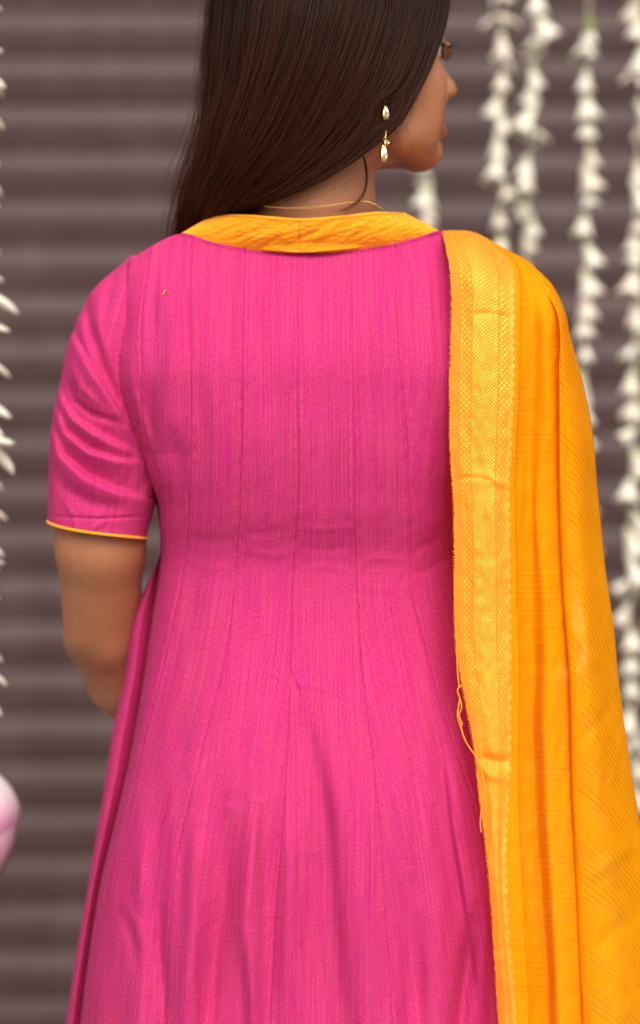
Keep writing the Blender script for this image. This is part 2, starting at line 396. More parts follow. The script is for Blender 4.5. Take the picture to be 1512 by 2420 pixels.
def cone(a, b, ra, rb, k=0.01, sub=False, pad=0.03):
    a, b = np.array(a, float), np.array(b, float); m = max(ra, rb) + k + pad
    sl, X, Y, Z = box(np.minimum(a, b) - m, np.maximum(a, b) + m)
    ab = b - a; L = (ab @ ab) + 1e-12
    t = np.clip(((X - a[0]) * ab[0] + (Y - a[1]) * ab[1] + (Z - a[2]) * ab[2]) / L, 0, 1)
    d = np.sqrt((X - a[0] - t * ab[0]) ** 2 + (Y - a[1] - t * ab[1]) ** 2 + (Z - a[2] - t * ab[2]) ** 2) - (ra + (rb - ra) * t)
    put(sl, d, k, sub)
def ellip(c, r, B=None, k=0.01, sub=False, pad=0.03):
    c, r = np.array(c, float), np.array(r, float); m = r.max() + k + pad
    sl, X, Y, Z = box(c - m, c + m); X, Y, Z = X - c[0], Y - c[1], Z - c[2]
    if B is not None: X, Y, Z = (X * B[i][0] + Y * B[i][1] + Z * B[i][2] for i in range(3))
    k0 = np.sqrt((X / r[0]) ** 2 + (Y / r[1]) ** 2 + (Z / r[2]) ** 2); k1 = np.sqrt((X / r[0] ** 2) ** 2 + (Y / r[1] ** 2) ** 2 + (Z / r[2] ** 2) ** 2) + 1e-9
    put(sl, k0 * (k0 - 1) / k1, k, sub)

# head frame: f forward, r to her right, u up; origin midway between the ears at eye height
TH = R(61)
HF = np.array([math.sin(TH), math.cos(TH), 0.0]); HR = np.array([math.cos(TH), -math.sin(TH), 0.0]); HU = np.array([0, 0, 1.0])
tilt = R(-4.5); HF, HU = HF * math.cos(tilt) - HU * math.sin(tilt), HU * math.cos(tilt) + HF * math.sin(tilt)
HO = W(804, 130, 0.10)
HB = [HF, HR, HU]
def H(f, r, u): return HO + f * HF + r * HR + u * HU
ellip(H(-0.010, 0, 0.036), (0.084, 0.072, 0.080), HB, 0.004)                 # cranium
ellip(H(0.030, 0, -0.010), (0.064, 0.064, 0.082), HB, 0.02)                  # face mass
ellip(H(0.036, 0, -0.057), (0.053, 0.050, 0.044), HB, 0.02)
ellip(H(0.041, 0, 0.030), (0.058, 0.062, 0.050), HB, 0.015)                  # forehead                  # muzzle and lower face
for s in (-1, 1):
    cone(H(-0.008, s * 0.056, -0.046), H(0.030, s * 0.046, -0.080), 0.015, 0.014, 0.02)   # jaw
    cone(H(0.030, s * 0.046, -0.080), H(0.080, s * 0.012, -0.091), 0.014, 0.0130, 0.014)
    ellip(H(0.055, s * 0.041, -0.034), (0.028, 0.024, 0.026), HB, 0.022)     # cheek
    ellip(H(0.058, s * 0.034, -0.066), (0.020, 0.020, 0.026), HB, 0.022)
    cone(H(0.086, s * 0.014, 0.020), H(0.068, s * 0.047, 0.019), 0.010, 0.009, 0.012)     # brow
    ellip(H(0.106, s * 0.034, 0.001), (0.019, 0.016, 0.011), HB, 0.012, True)             # socket
    ellip(H(0.1000, s * 0.0105, -0.0400), (0.009, 0.0065, 0.0065), HB, 0.005)                # nostril wing
cone(H(0.088, 0, 0.010), H(0.114, 0, -0.025), 0.0075, 0.0065, 0.008)         # nose
ellip(H(0.1150, 0, -0.0320), (0.0095, 0.0085, 0.0080), HB, 0.007)             # nose tip
cone(H(0.0935, 0, -0.043), H(0.0950, 0, -0.053), 0.0105, 0.0105, 0.010)         # philtrum
for s in (-1, 1):
    cone(H(0.1030, 0, -0.0580), H(0.092, s * 0.021, -0.0640), 0.0060, 0.0026, 0.004)       # upper lip
    cone(H(0.1020, 0, -0.0705), H(0.092, s * 0.020, -0.0660), 0.0072, 0.0026, 0.004)       # lower lip
cone(H(0.0980, -0.024, -0.0645), H(0.0980, 0.024, -0.0645), 0.0007, 0.0007, 0.003, True)
ellip(H(0.081, 0, -0.091), (0.0175, 0.0185, 0.0160), HB, 0.012)              # chin
# right ear (the one seen)
for s in (1,):
    ellip(H(-0.006, s * 0.0735, -0.012), (0.017, 0.0075, 0.030), HB, 0.006)
    ellip(H(-0.001, s * 0.0765, -0.012), (0.009, 0.005, 0.016), HB, 0.005, True)
    ellip(H(0.003, s * 0.0730, -0.036), (0.010, 0.0055, 0.012), HB, 0.006); ellip(H(0.005, s * 0.0735, -0.050), (0.0085, 0.0055, 0.010), HB, 0.006)
# neck, trunk, limbs
NB = W(722, 600, 0.105)
cone(W(742, 330, 0.100), W(735, 520, 0.103), 0.056, 0.0575, 0.022)
cone(W(735, 500, 0.103), W(718, 680, 0.128), 0.0560, 0.046, 0.015)
for s, xs in ((-1, 455), (1, 985)): cone(W(720, 650, 0.122), W(xs, 705, 0.110), 0.038, 0.028, 0.02)
ellip(W(715, 890, 0.105), (0.118, 0.060, 0.11), None, 0.02)
ellip(W(720, 1150, 0.108), (0.108, 0.060, 0.20), None, 0.04)
ellip(W(715, 1750, 0.092), (0.132, 0.075, 0.15), None, 0.03)
for s, xs in ((-1, 560), (1, 880)):
    cone(W(xs, 1950, 0.08), W(xs + 15 * -s, 2900, 0.09), 0.080, 0.052, 0.03)
    kn = W(xs - 15 * s, 2900, 0.09); an = np.array([kn[0], 0.09, 0.085])
    cone(kn, an, 0.052, 0.032, 0.02); cone(an, an + [0.01 * s, 0.15, -0.055], 0.034, 0.026, 0.02); cone(an, an + [0, -0.03, -0.05], 0.033, 0.032, 0.02)
# left arm (seen): upper arm hangs, forearm goes forward
LE = W(240, 1500, 0.150)
cone(W(300, 770, 0.100), W(248, 950, 0.10), 0.033, 0.038, 0.01)
cone(W(248, 950, 0.10), W(237, 1290, 0.102), 0.038, 0.0405, 0.01); cone(W(237, 1290, 0.102), LE, 0.0405, 0.0355, 0.01)
LW = W(420, 1790, 0.300); L1 = W(292, 1600, 0.195); cone(LE, L1, 0.0345, 0.0355, 0.008); cone(L1, LW, 0.0355, 0.023, 0.010)
RE = W(1262, 1480, 0.105); RW = W(1090, 1745, 0.275)
cone(W(1150, 770, 0.10), W(1215, 950, 0.10), 0.033, 0.038, 0.01); cone(W(1215, 950, 0.10), RE, 0.038, 0.033, 0.01)
cone(RE, 0.55 * RE + 0.45 * RW, 0.033, 0.033, 0.012); cone(0.55 * RE + 0.45 * RW, RW, 0.033, 0.021, 0.012)
for w_, s in ((LW, 1), (RW, -1)):      # hands in front of the body, relaxed
    pm = w_ + np.array([s * 0.045, 0.035, -0.012]); cone(w_, pm, 0.021, 0.024, 0.012); cone(pm, pm + [s * 0.02, 0.008, -0.004], 0.023, 0.021, 0.01)
    for q, (l, dz) in enumerate(((0.056, 0.026), (0.064, 0.009), (0.060, -0.008), (0.047, -0.024))):
        b0 = pm + np.array([s * 0.030, 0.012, dz - 0.004]); b1 = b0 + np.array([s * l * 0.55, 0.010, -0.006]); b2 = b1 + np.array([s * l * 0.40, -0.016, -0.010])
        cone(b0, b1, 0.0088, 0.0080, 0.004, pad=0.01); cone(b1, b2, 0.0080, 0.0068, 0.002, pad=0.01)
    cone(w_ + [s * 0.02, 0.018, 0.015], pm + [s * 0.022, -0.008, 0.038], 0.011, 0.0085, 0.006, pad=0.01)

def surface_nets(F):
    s = F < 0
    c = [(i, j, k) for i in (0, 1) for j in (0, 1) for k in (0, 1)]
    sh = tuple(n - 1 for n in F.shape)
    cnt = np.zeros(sh, np.int8)
    for i, j, k in c: cnt += s[i:i + sh[0], j:j + sh[1], k:k + sh[2]]
    act = np.argwhere((cnt > 0) & (cnt < 8)); vid = np.full(sh, -1, np.int64); vid[tuple(act.T)] = np.arange(len(act))
    acc = np.zeros((len(act), 3)); num = np.zeros(len(act))
    for a in c:
        for ax in range(3):
            if a[ax]: continue
            b = list(a); b[ax] = 1
            ia, ib = act + np.array(a), act + np.array(b)
            fa, fb = F[tuple(ia.T)], F[tuple(ib.T)]; m = (fa < 0) != (fb < 0)
            t = np.where(m, fa / np.where(m, fa - fb, 1), 0)
            pa = np.stack([gx[ia[:, 0]], gy[ia[:, 1]], gz[ia[:, 2]]], 1); pb = np.stack([gx[ib[:, 0]], gy[ib[:, 1]], gz[ib[:, 2]]], 1)
            acc += np.where(m[:, None], pa + (pb - pa) * t[:, None], 0); num += m
    verts = acc / num[:, None]; faces = []
    for ax in range(3):
        u, v = [(1, 2), (2, 0), (0, 1)][ax]
        lo = [slice(None)] * 3; hi = [slice(None)] * 3; lo[ax] = slice(0, -1); hi[ax] = slice(1, None)
        e = np.argwhere(s[tuple(lo)] != s[tuple(hi)])
        e = e[(e[:, u] > 0) & (e[:, v] > 0) & (e[:, u] < F.shape[u] - 1) & (e[:, v] < F.shape[v] - 1)]
        q = []
        for du, dv in ((1, 1), (0, 1), (0, 0), (1, 0)):
            w = e.copy(); w[:, u] -= du; w[:, v] -= dv; q.append(vid[tuple(w.T)])
        q = np.stack(q, 1); flip = ~s[tuple(e.T)]; q[flip] = q[flip][:, ::-1]; faces.append(q)
    return verts, np.vstack(faces)
bv, bf = surface_nets(F); del F
body = own(mesh('body', bv, bf, M['skin']))
# tint: R lips, G elbow crease / mole
loc = (bv - HO); hf, hr, hu = loc @ HF, loc @ HR, loc @ HU
lip = np.exp(-((hu + 0.0645) / 0.0085) ** 4) * np.exp(-(hr / 0.0225) ** 4) * sstep(0.086, 0.092, hf)
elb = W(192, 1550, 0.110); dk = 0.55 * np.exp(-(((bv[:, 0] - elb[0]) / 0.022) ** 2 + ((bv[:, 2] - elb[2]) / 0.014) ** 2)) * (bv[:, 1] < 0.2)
mo = W(800, 460, 0.055); dk = np.maximum(dk, 0.9 * (np.linalg.norm(bv - mo, axis=1) < 0.0032) )
col = np.zeros((len(bv), 4), np.float32); col[:, 0] = lip; col[:, 1] = np.clip(dk, 0, 1); col[:, 3] = 1
at = body.data.color_attributes.new('tint', 'FLOAT_COLOR', 'POINT'); at.data.foreach_set('color', col.ravel())

# --- eyes, brows, lashes
for s in (1, -1):
    c = H(0.0815, s * 0.030, 0.0005); rr = 0.0118
    bm = bmesh.new(); bmesh.ops.create_uvsphere(bm, u_segments=24, v_segments=16, radius=rr); me = bpy.data.meshes.new('eyeball'); bm.to_mesh(me); bm.free()
    me.materials.append(M['eyewhite']); me.materials.append(M['iris'])
    zd = (HF * 1.0 + HR * 0.12 * 1); zd /= np.linalg.norm(zd)
    for p in me.polygons:
        p.use_smooth = True
        if Vector(p.center).normalized().dot(Vector(zd)) > 0.42: p.material_index = 1
    e = own(link('eyeball', me)); e.location = Vector(c)
    # eyelids: thin rolled rims
    ul = [H(0.0930 - 0.10 * abs(q) ** 2 * 30 * 0.01 - 0.18 * max(0, q) ** 1, s * (0.032 + q), 0.0062 - 22 * q * q) for q in np.linspace(-0.014, 0.016, 9)]
    ll = [H(0.0915 - 0.18 * max(0, q), s * (0.032 + q), -0.0062 + 20 * q * q) for q in np.linspace(-0.014, 0.016, 9)]
    own(tubes('eyelid', [tube_geo(crom(ul, 24), 0.0022, 8), tube_geo(crom(ll, 24), 0.0017, 8)], M['skin']))
    ls = []
    for q in np.linspace(-0.011, 0.0155, 34):
        b0 = H(0.0950 - 0.20 * max(0, q), s * (0.032 + q), 0.0058 - 22 * q * q)
        ln = 0.0095 + 0.003 * random.random(); o = q * 0.45 * s
        d1 = HF * 0.9 + HR * (o * 20) + HU * 0.05; d2 = HF * 0.75 + HR * (o * 26) + HU * 0.75
        ls.append(tube_geo(crom([b0, b0 + d1 * ln * 0.4, b0 + d1 * ln * 0.55 + d2 * ln * 0.45], 6), np.linspace(0.00042, 0.0001, 6), 4))
    for q in np.linspace(-0.008, 0.014, 20):
        b0 = H(0.0930 - 0.20 * max(0, q), s * (0.032 + q), -0.0060 + 20 * q * q); ln = 0.0055
        ls.append(tube_geo(crom([b0, b0 + HF * ln * .5 - HU * ln * .2, b0 + HF * ln * .8 - HU * ln * 0.7], 5), np.linspace(0.0003, 0.0001, 5), 4))
    tag(own(tubes('eyelashes', ls, M['lash'])), kind='stuff')
    br = []
    for i in range(130):
        q = random.random(); b0 = H(0.1000 - 0.028 * q ** 1.8, s * (0.010 + 0.040 * q), 0.0205 + 0.0065 * math.sin(q * 2.2) + random.uniform(-.0028, .0028) * (1.15 - q))
        d = HR * s * 0.8 + HU * 0.35 - HF * 0.5 * q; d /= np.linalg.norm(d)
        br.append(tube_geo(np.array([b0, b0 + d * 0.004 + HF * 0.0006, b0 + d * 0.008 - HF * 0.001]), [0.0003, 0.0003, 0.0001], 4))
    tag(own(tubes('eyebrow', br, M['lash'])), kind='stuff')

# ------------------------------------------------------------------ dress
dress_rows_y = [(560, 0.062), (600, 0.050), (650, 0.030), (750, 0.004), (900, -0.014), (1050, -0.013), (1200, 0.0), (1350, 0.020), (1500, 0.012),
                (1700, -0.012), (1900, -0.032), (2100, -0.038), (2420, -0.040), (3200, -0.055)]
dress_dep = [(560, 0.030), (620, 0.042), (750, 0.068), (900, 0.082), (1100, 0.092), (1300, 0.085), (1500, 0.095), (1800, 0.125), (2420, 0.15), (3200, 0.18)]
edgeL = [(540, 302), (619, 299), (661, 289), (785, 278), (856, 268), (909, 271), (980, 293), (1050, 321), (1132, 353), (1180, 371), (1250, 377), (1295, 379),
         (1350, 373), (1450, 358), (1600, 338), (1800, 303), (1950, 268), (2080, 236), (2300, 201), (2420, 186), (3200, 90)]
edgeR = [(540, 1118), (619, 1120), (661, 1135), (785, 1146), (856, 1150), (909, 1148), (980, 1130), (1050, 1108), (1132, 1088), (1180, 1082), (1290, 1082),
         (1350, 1090), (1450, 1110), (1600, 1140), (1750, 1172), (1900, 1205), (2100, 1245), (2420, 1300), (3200, 1420)]
def ydress(px, py):
    l, r = smooth_itp(py, edgeL), smooth_itp(py, edgeR)
    # the cross-section keeps its width above the armpit although the armholes cut in
    wk = 1 - sstep(1000, 1230, py); l = l + wk * (np.minimum(l, 330) - l); r = r + wk * (np.maximum(r, 1110) - r)
    c, hw = 0.5 * (l + r), 0.5 * (r - l)
    xi = np.clip(np.abs(px - c) / hw, 0, 1)
    y = smooth_itp(py, dress_rows_y) + smooth_itp(py, dress_dep) * (1 - (1 - np.minimum(xi, 0.9999) ** 2.7) ** (1 / 2.3))
    return y
DF = [  # folds and creases of the back (ridge r / step s), working-grid positions
    ('s', [(712, 1640), (722, 1665), (755, 1790), (782, 1922), (795, 2088), (822, 2354), (840, 2520)], 44, 0.0050),
    ('r', [(800, 1760), (835, 1960), (860, 2200), (880, 2500)], 34, 0.0045),
    ('r', [(543, 1900), (530, 2122), (505, 2288), (480, 2500)], 28, -0.008),
    ('r', [(603, 1900), (585, 2050), (576, 2188), (596, 2354), (600, 2500)], 20, 0.007),
    ('r', [(470, 1950), (455, 2150), (440, 2400), (430, 2550)], 24, 0.0075),
    ('s', [(1025, 1680), (1045, 1760), (1067, 1956), (1100, 2150), (1130, 2350)], 22, 0.0055),
    ('r', [(968, 2050), (962, 2150), (985, 2354), (1000, 2500)], 26, -0.0065),
    ('r', [(1125, 2150), (1100, 2300), (1078, 2500)], 20, -0.012),
    ('r', [(1010, 1900), (1030, 2100), (1040, 2400), (1045, 2550)], 26, 0.006),
    ('r', [(740, 2000), (738, 2200), (745, 2500)], 26, -0.006),
    ('r', [(690, 1950), (675, 2150), (668, 2500)], 22, 0.004),
    ('r', [(280, 2150), (300, 2180), (318, 2240), (322, 2300)], 13, -0.0022),
    ('r', [(300, 2140), (325, 2190), (338, 2250)], 13, 0.0015),
    ('r', [(380, 2120), (378, 2230), (395, 2420)], 14, -0.005),
    ('r', [(350, 1950), (330, 2050), (330, 2140)], 18, 0.003),
    ('r', [(623, 1585), (655, 1600), (690, 1618)], 4, 0.0006), ('r', [(690, 1615), (760, 1628), (822, 1650), (862, 1670)], 4.5, 0.0008),
    ('r', [(690, 1706), (720, 1708), (745, 1702)], 4, 0.0005), ('r', [(870, 1690), (920, 1683), (985, 1670)], 4, 0.0005),
    ('r', [(575, 1300), (640, 1312), (700, 1305)], 9, 0.0007), ('r', [(705, 1245), (770, 1252), (838, 1243)], 9, 0.0008), ('r', [(705, 1290), (770, 1300), (840, 1292)], 10, -0.0008),
    ('r', [(845, 1330), (900, 1318), (965, 1325)], 10, 0.0010), ('r', [(850, 1380), (910, 1395), (975, 1385)], 10, 0.0007), ('r', [(705, 1345), (770, 1340), (838, 1350)], 9, 0.0006),
    ('r', [(980, 1300), (1020, 1285), (1060, 1240)], 12, -0.0016), ('r', [(975, 1360), (1020, 1345), (1062, 1310)], 12, -0.0015), ('r', [(560, 1255), (620, 1262), (690, 1250)], 10, -0.0007),
    ('r', [(450, 1330), (500, 1345), (555, 1335)], 12, 0.0008), ('r', [(450, 1270), (505, 1280), (560, 1275)], 12, -0.0008),
    # bodice
    ('r', [(600, 620), (606, 690), (612, 800), (606, 900)], 15, -0.0030), ('r', [(642, 650), (648, 760), (648, 900)], 16, 0.0022),
    ('r', [(715, 648), (760, 660), (810, 652)], 14, -0.0034), ('r', [(735, 640), (742, 720), (740, 820)], 13, -0.0016), ('r', [(778, 690), (784, 800), (782, 900)], 15, 0.0022),
    ('r', [(868, 640), (862, 760), (866, 920), (858, 1060)], 18, -0.0034), ('r', [(905, 700), (912, 860), (905, 1000)], 16, 0.0024),
    ('r', [(950, 640), (955, 800), (965, 980), (960, 1100)], 18, -0.003), ('r', [(1010, 620), (1015, 780), (1008, 1000)], 20, 0.0028),
    ('r', [(416, 700), (414, 790), (400, 900), (385, 1000), (374, 1068), (378, 1180)], 20, 0.0055), ('r', [(432, 660), (440, 740), (437, 850)], 14, -0.003),
    ('r', [(370, 650), (362, 720), (366, 800)], 12, -0.0025), ('r', [(395, 1000), (420, 1080), (425, 1180)], 20, -0.0032),
    ('r', [(300, 840), (312, 920), (338, 1010), (360, 1100)], 13, 0.0032), ('r', [(350, 900), (352, 980), (372, 1060)], 12, -0.0032),
    ('r', [(500, 700), (505, 850), (502, 1000)], 22, 0.0022), ('r', [(540, 640), (538, 760), (545, 900)], 14, -0.0018), ('r', [(470, 900), (480, 1050), (478, 1200)], 20, -0.002),
    ('r', [(640, 950), (636, 1080), (642, 1200)], 22, 0.0016), ('r', [(770, 950), (775, 1100), (770, 1200)], 20, -0.0016), ('r', [(915, 1000), (925, 1120), (915, 1230)], 18, 0.0018),
    ('r', [(420, 1400), (380, 1520), (345, 1660), (322, 1780)], 26, 0.004), ('r', [(500, 1500), (450, 1650), (405, 1800)], 28, -0.0025),
    ('r', [(620, 1700), (600, 1800), (585, 1900)], 26, 0.002), ('r', [(930, 1700), (950, 1850), (965, 2000)], 24, 0.0025),
]
def drelief(px, py):
    d = (1.0 + 0.3 * sstep(1500, 1900, py)) * folds(px, py, DF)
    k = sstep(1500, 2300, py)
    d = d + vnoise(px / 46, py / 420, 3) * (0.0013 + 0.0042 * k) + vnoise(px / 24, py / 260, 5) * (0.0006 + 0.0010 * k) + vnoise(px / 16 + py / 30, py / 40, 9) * 0.00035
    return d
topc = [(280, 630), (300, 619), (345, 590), (400, 560), (425, 553), (500, 574), (600, 594), (660, 599), (707, 600), (760, 600), (850, 592), (950, 574), (1010, 556), (1040, 547), (1080, 570), (1120, 600), (1150, 640)]
def top_py(px): return smooth_itp(px, topc)

seams = {  # px of each seam by row
    'L3': [(553, 360), (619, 349), (679, 342), (760, 334), (890, 333), (998, 337), (1068, 354), (1118, 370), (1180, 382), (1290, 392), (1350, 388), (1450, 374), (1600, 352), (1800, 318), (2080, 252), (2420, 203), (3200, 115)],
    'L2': [(553, 452), (785, 448), (962, 452), (1104, 450), (1245, 443), (1320, 437), (1358, 430), (1450, 412), (1560, 388), (1700, 352), (1850, 318), (2050, 274), (2250, 240), (2420, 222), (3200, 130)],
    'L1': [(575, 579), (700, 576), (900, 573), (1100, 570), (1300, 561), (1358, 556), (1450, 547), (1624, 516), (1823, 464), (2022, 418), (2221, 397), (2420, 388), (3200, 340)],
    'C': [(590, 707), (900, 704), (1200, 703), (1358, 692), (1550, 688), (1690, 683), (1823, 676), (2000, 663), (2155, 650), (2420, 640), (3200, 600)],
    'R1': [(590, 830), (700, 832), (900, 835), (1250, 838), (1358, 842), (1450, 846), (1600, 857), (1690, 868), (1800, 882), (2055, 905), (2420, 928), (3200, 990)],
    'R2': [(575, 935), (760, 940), (1050, 964), (1250, 970), (1358, 972), (1430, 978), (1491, 995), (1590, 1022), (1690, 1048), (1783, 1081), (1900, 1120), (2100, 1165), (2420, 1225), (3200, 1330)],
}
order = ['EL', 'L3', 'L2', 'L1', 'C', 'R1', 'R2', 'ER']
rows = np.concatenate([np.linspace(0, 1, 60)[:-1] * 300 + 553, np.linspace(853, 1400, 150)[:-1], np.linspace(1400, 2480, 260)[:-1], np.linspace(2480, 3200, 30)])
def seam_px(nm, py):
    if nm == 'EL': return smooth_itp(py, edgeL)
    if nm == 'ER': return smooth_itp(py, edgeR)
    return smooth_itp(py, seams[nm])
front_out = [(540, 302), (619, 300), (700, 290), (909, 290), (1132, 356), (1250, 378), (1295, 380), (1370, 352), (1460, 313), (1600, 294), (1720, 268), (1900, 240), (2080, 210), (2250, 181), (2420, 155), (3200, 20)]
# front of the dress: one sheet round the front, its left fold standing out past the back panels
def build_front():
    fr = np.linspace(560, 3200, 260); cols = 150
    G = np.zeros((len(fr), cols, 3)); UV = np.zeros((len(fr), cols, 2))
    for i, py in enumerate(fr):
        xl, xr = smooth_itp(py, front_out), smooth_itp(py, edgeR)
        bl = smooth_itp(py, edgeL)
        ye = smooth_itp(py, dress_rows_y) + smooth_itp(py, dress_dep)
        f = np.linspace(0, 1, cols); a = np.pi * np.clip((f - 0.14) / 0.86, 0, 1)
        px = 0.5 * (xl + xr) - 0.5 * (xr - xl) * np.cos(a)
        dep = itp(py, [(560, 0.02), (700, 0.07), (900, 0.11), (1300, 0.09), (1800, 0.13), (3200, 0.2)])
        Y = ye + 0.004 + dep * np.sin(a) ** 0.8
        k = sstep(1250, 1420, py)
        # outermost left columns curl back behind the back panel
        cu = np.clip(1 - f / 0.14, 0, 1); w_ = bl - xl
        fx = np.interp(cu, [0, .1, .22, .38, .55, .72, .86, 1], [0, 1, 0.22 * w_, 0.48 * w_, 0.80 * w_, w_ + 6, w_ + 30, w_ + 70])
        fy = np.interp(cu, [0, .1, .22, .38, .55, .72, .86, 1], [.034, .020, .004, -.002, .006, .020, .042, .07])
        lf = f < 0.14
        px = np.where(lf & (k > 0.02), xl + fx * k + (1 - k) * (px - xl), px)
        Y = np.where(lf, Y + k * (fy - 0.004), Y + k * 0.030 + 0.004 * vnoise(px / 50, np.full_like(px, py / 300), 8) * k)
        yy = np.maximum(np.full(cols, py), np.where((px > 420) & (px < 1035), 560 + (itp(px, [(420, 0), (560, 120), (707, 210), (900, 120), (1035, 0)])), 0)) if py < 800 else np.full(cols, py)
        if py < 640: yy = np.maximum(yy, top_py(px) + 2)
        G[i] = W(px, yy, Y); UV[i, :, 0] = f * 0.8; UV[i, :, 1] = -py * S
    return gmesh('dress', G, M['kurta'], None, UV)
dress = own(build_front()); tag(dress, 'ankle-length pink striped dress with marigold collar and panelled flared back')
def sub(o, parent=dress):
    o.parent = parent; return o
for a, b in zip(order[:-1], order[1:]):
    nc = {'EL': 22, 'ER': 30}.get(a, 56) if a != 'L3' else 40
    q = np.linspace(0, 1, nc); q = 0.5 - 0.5 * np.cos(np.pi * q) * (1 - 0.35 * np.sin(np.pi * q) ** 2) if False else q
    e = 0.012; q = np.unique(np.concatenate([q, [e, 2 * e, 1 - e, 1 - 2 * e]]))
    base = np.repeat(rows[:, None], len(q), 1); PY = base.copy(); wt = 1 - sstep(560, 900, base)
    for it in range(8):
        PX = seam_px(a, PY) + (seam_px(b, PY) - seam_px(a, PY)) * q[None]
        PY = base + wt * np.clip(top_py(PX) - 553, -60, 200)
    Y = ydress(PX, PY) - drelief(PX, PY)
    # sewn edges sink a little into the seam
    dist = np.minimum(q[None] * (PX[:, -1:] - PX[:, :1]), (1 - q[None]) * (PX[:, -1:] - PX[:, :1]))
    pk = 0.6 + 0.4 * np.sin(PY * 0.16 + (ord(a[0]) + ord(b[-1])) * 3)
    Y = Y + 0.0011 * (0.8 + 0.2 * vnoise(PY / 30, PX * 0 + order.index(a), 41)) * np.exp(-(dist / 1.8) ** 2) - 0.0006 * pk * np.exp(-((dist - 8) / 5) ** 2)
    if a == 'EL':      # side edge rolls round to the front
        dl = q[None] * (PX[:, -1:] - PX[:, :1]); Y = Y + 0.012 * np.exp(-(dl / 7) ** 2) * (0.3 + 0.7 * sstep(600, 700, PY)) + 0.020 * np.exp(-(dl / 7) ** 2) * sstep(1250, 1400, PY)
    G = W(PX, PY, Y)
    mid = 0.5 * (PX[:, :1] + PX[:, -1:])
    UV = np.stack([(PX - mid) * S + 0.31 * (order.index(a) + 1), -PY * S], -1)
    sub(gmesh('back_panel', G, M['kurta'], None, UV))
# topstitched edge under the collar
tp = np.linspace(428, 1038, 200)
sub(tubes('neckline_stitching', [tube_geo(W(tp[i:i + 2], top_py(tp[i:i + 2]) + 4, ydress(tp[i:i + 2], top_py(tp[i:i + 2]) + 4) - drelief(tp[i:i + 2], top_py(tp[i:i + 2]) + 4) - 0.0006), 0.0005, 5) for i in range(0, 199, 2)], M['stitch']))
# edge roll of the neckline
sub(tubes('neckline_edge', [tube_geo(W(tp, top_py(tp) - 0.5, ydress(tp, top_py(tp)) - drelief(tp, top_py(tp)) + 0.0004), 0.0009, 6)], M['kurta']))

# --- sleeves
SF = [('s', [(165, 770), (176, 796), (211, 863), (257, 930), (305, 1003)], 13, -0.0052), ('r', [(222, 780), (240, 856), (268, 930)], 11, -0.0036), ('r', [(201, 670), (208, 757), (222, 830)], 11, -0.0034),
      ('r', [(271, 625), (258, 690), (246, 740)], 13, -0.0030), ('r', [(186, 740), (196, 800), (225, 870), (262, 935)], 11, 0.0030),
      ('s', [(139, 900), (150, 945), (175, 985), (211, 1012), (257, 1040), (325, 1070)], 14, -0.0050), ('s', [(122, 1000), (147, 1075), (201, 1125), (271, 1157), (345, 1178)], 16, -0.0058),
      ('r', [(155, 890), (176, 948), (218, 980), (285, 1000)], 9, -0.0036), ('s', [(130, 950), (155, 1020), (208, 1064), (278, 1086), (335, 1090)], 13, -0.0046),
      ('r', [(118, 1080), (150, 1150), (215, 1190), (300, 1200)], 16, -0.0026), ('r', [(150, 1180), (172, 1215), (178, 1250)], 7, 0.0014), ('r', [(210, 1255), (240, 1238), (262, 1225)], 5, 0.0012),
      ('r', [(235, 700), (232, 770), (246, 830)], 10, 0.0022), ('r', [(165, 850), (190, 915), (235, 960)], 9, 0.0022), ('r', [(120, 1221), (230, 1226), (352, 1220)], 3.5, -0.0014)]
sl_l = [(600, 312), (617, 297), (650, 255), (690, 215), (740, 190), (790, 170), (860, 150), (920, 139), (980, 127), (1060, 118), (1130, 115), (1235, 113), (1290, 113)]
sl_r = [(600, 350), (650, 400), (740, 400), (860, 390), (980, 385), (1080, 378), (1174, 371), (1220, 360), (1275, 345), (1300, 343)]
def build_sleeve(mir, relief):
    t = np.linspace(0, 1, 260); n = 150
    G = np.zeros((len(t), n, 3)); UV = np.zeros((len(t), n, 2))
    a = np.linspace(0, 2 * np.pi, n, endpoint=False)
    for i, q in enumerate(t):
        b = 604 + q * (1256 - 604)
        cx = -np.cos(a)
        py0 = b + sstep(0.55, 1, q) * (cx * 20.0 - 4 + 9 * np.maximum(0, np.sin(a)) * 1.0 + 3 * np.sin(2 * a))
        py0 = py0 + (1 - sstep(0, 0.5, q)) * np.maximum(0, cx) * 18
        l, r = smooth_itp(py0, sl_l), smooth_itp(py0, sl_r)
        c, hw = 0.5 * (l + r), 0.5 * (r - l)
        px = c + hw * cx
        rd = itp(b, [(604, 0.010), (630, 0.026), (680, 0.042), (760, 0.053), (900, 0.057), (1256, 0.050)])
        sgn = np.sin(a)
        Y = 0.098 - rd * np.sign(sgn) * np.abs(sgn) ** 0.9
        if relief:
            w = np.clip(sgn * 3 + 0.6, 0, 1)
            d = 1.4 * folds(px, py0, SF) + vnoise(px / 22 + py0 / 40, py0 / 60, 4) * 0.0009
            Y = Y - d * w; px = px + d * (1 - np.abs(sgn)) * np.sign(cx) * 900 * 0.6
        if mir: px = 1440 - px + (py0 - 900) * 0.02
        G[i] = W(px, py0, Y); UV[i, :, 0] = a / (2 * np.pi) * 0.32 + 0.07; UV[i, :, 1] = -py0 * S
    o = gmesh('sleeve', G, M['kurta'], None, UV, True); sub(o)
    sub(tubes('cuff_piping', [tube_geo(np.vstack([G[-1], G[-1][:2]]), 0.0015, 8)], M['collar']))
build_sleeve(False, True); build_sleeve(True, False)
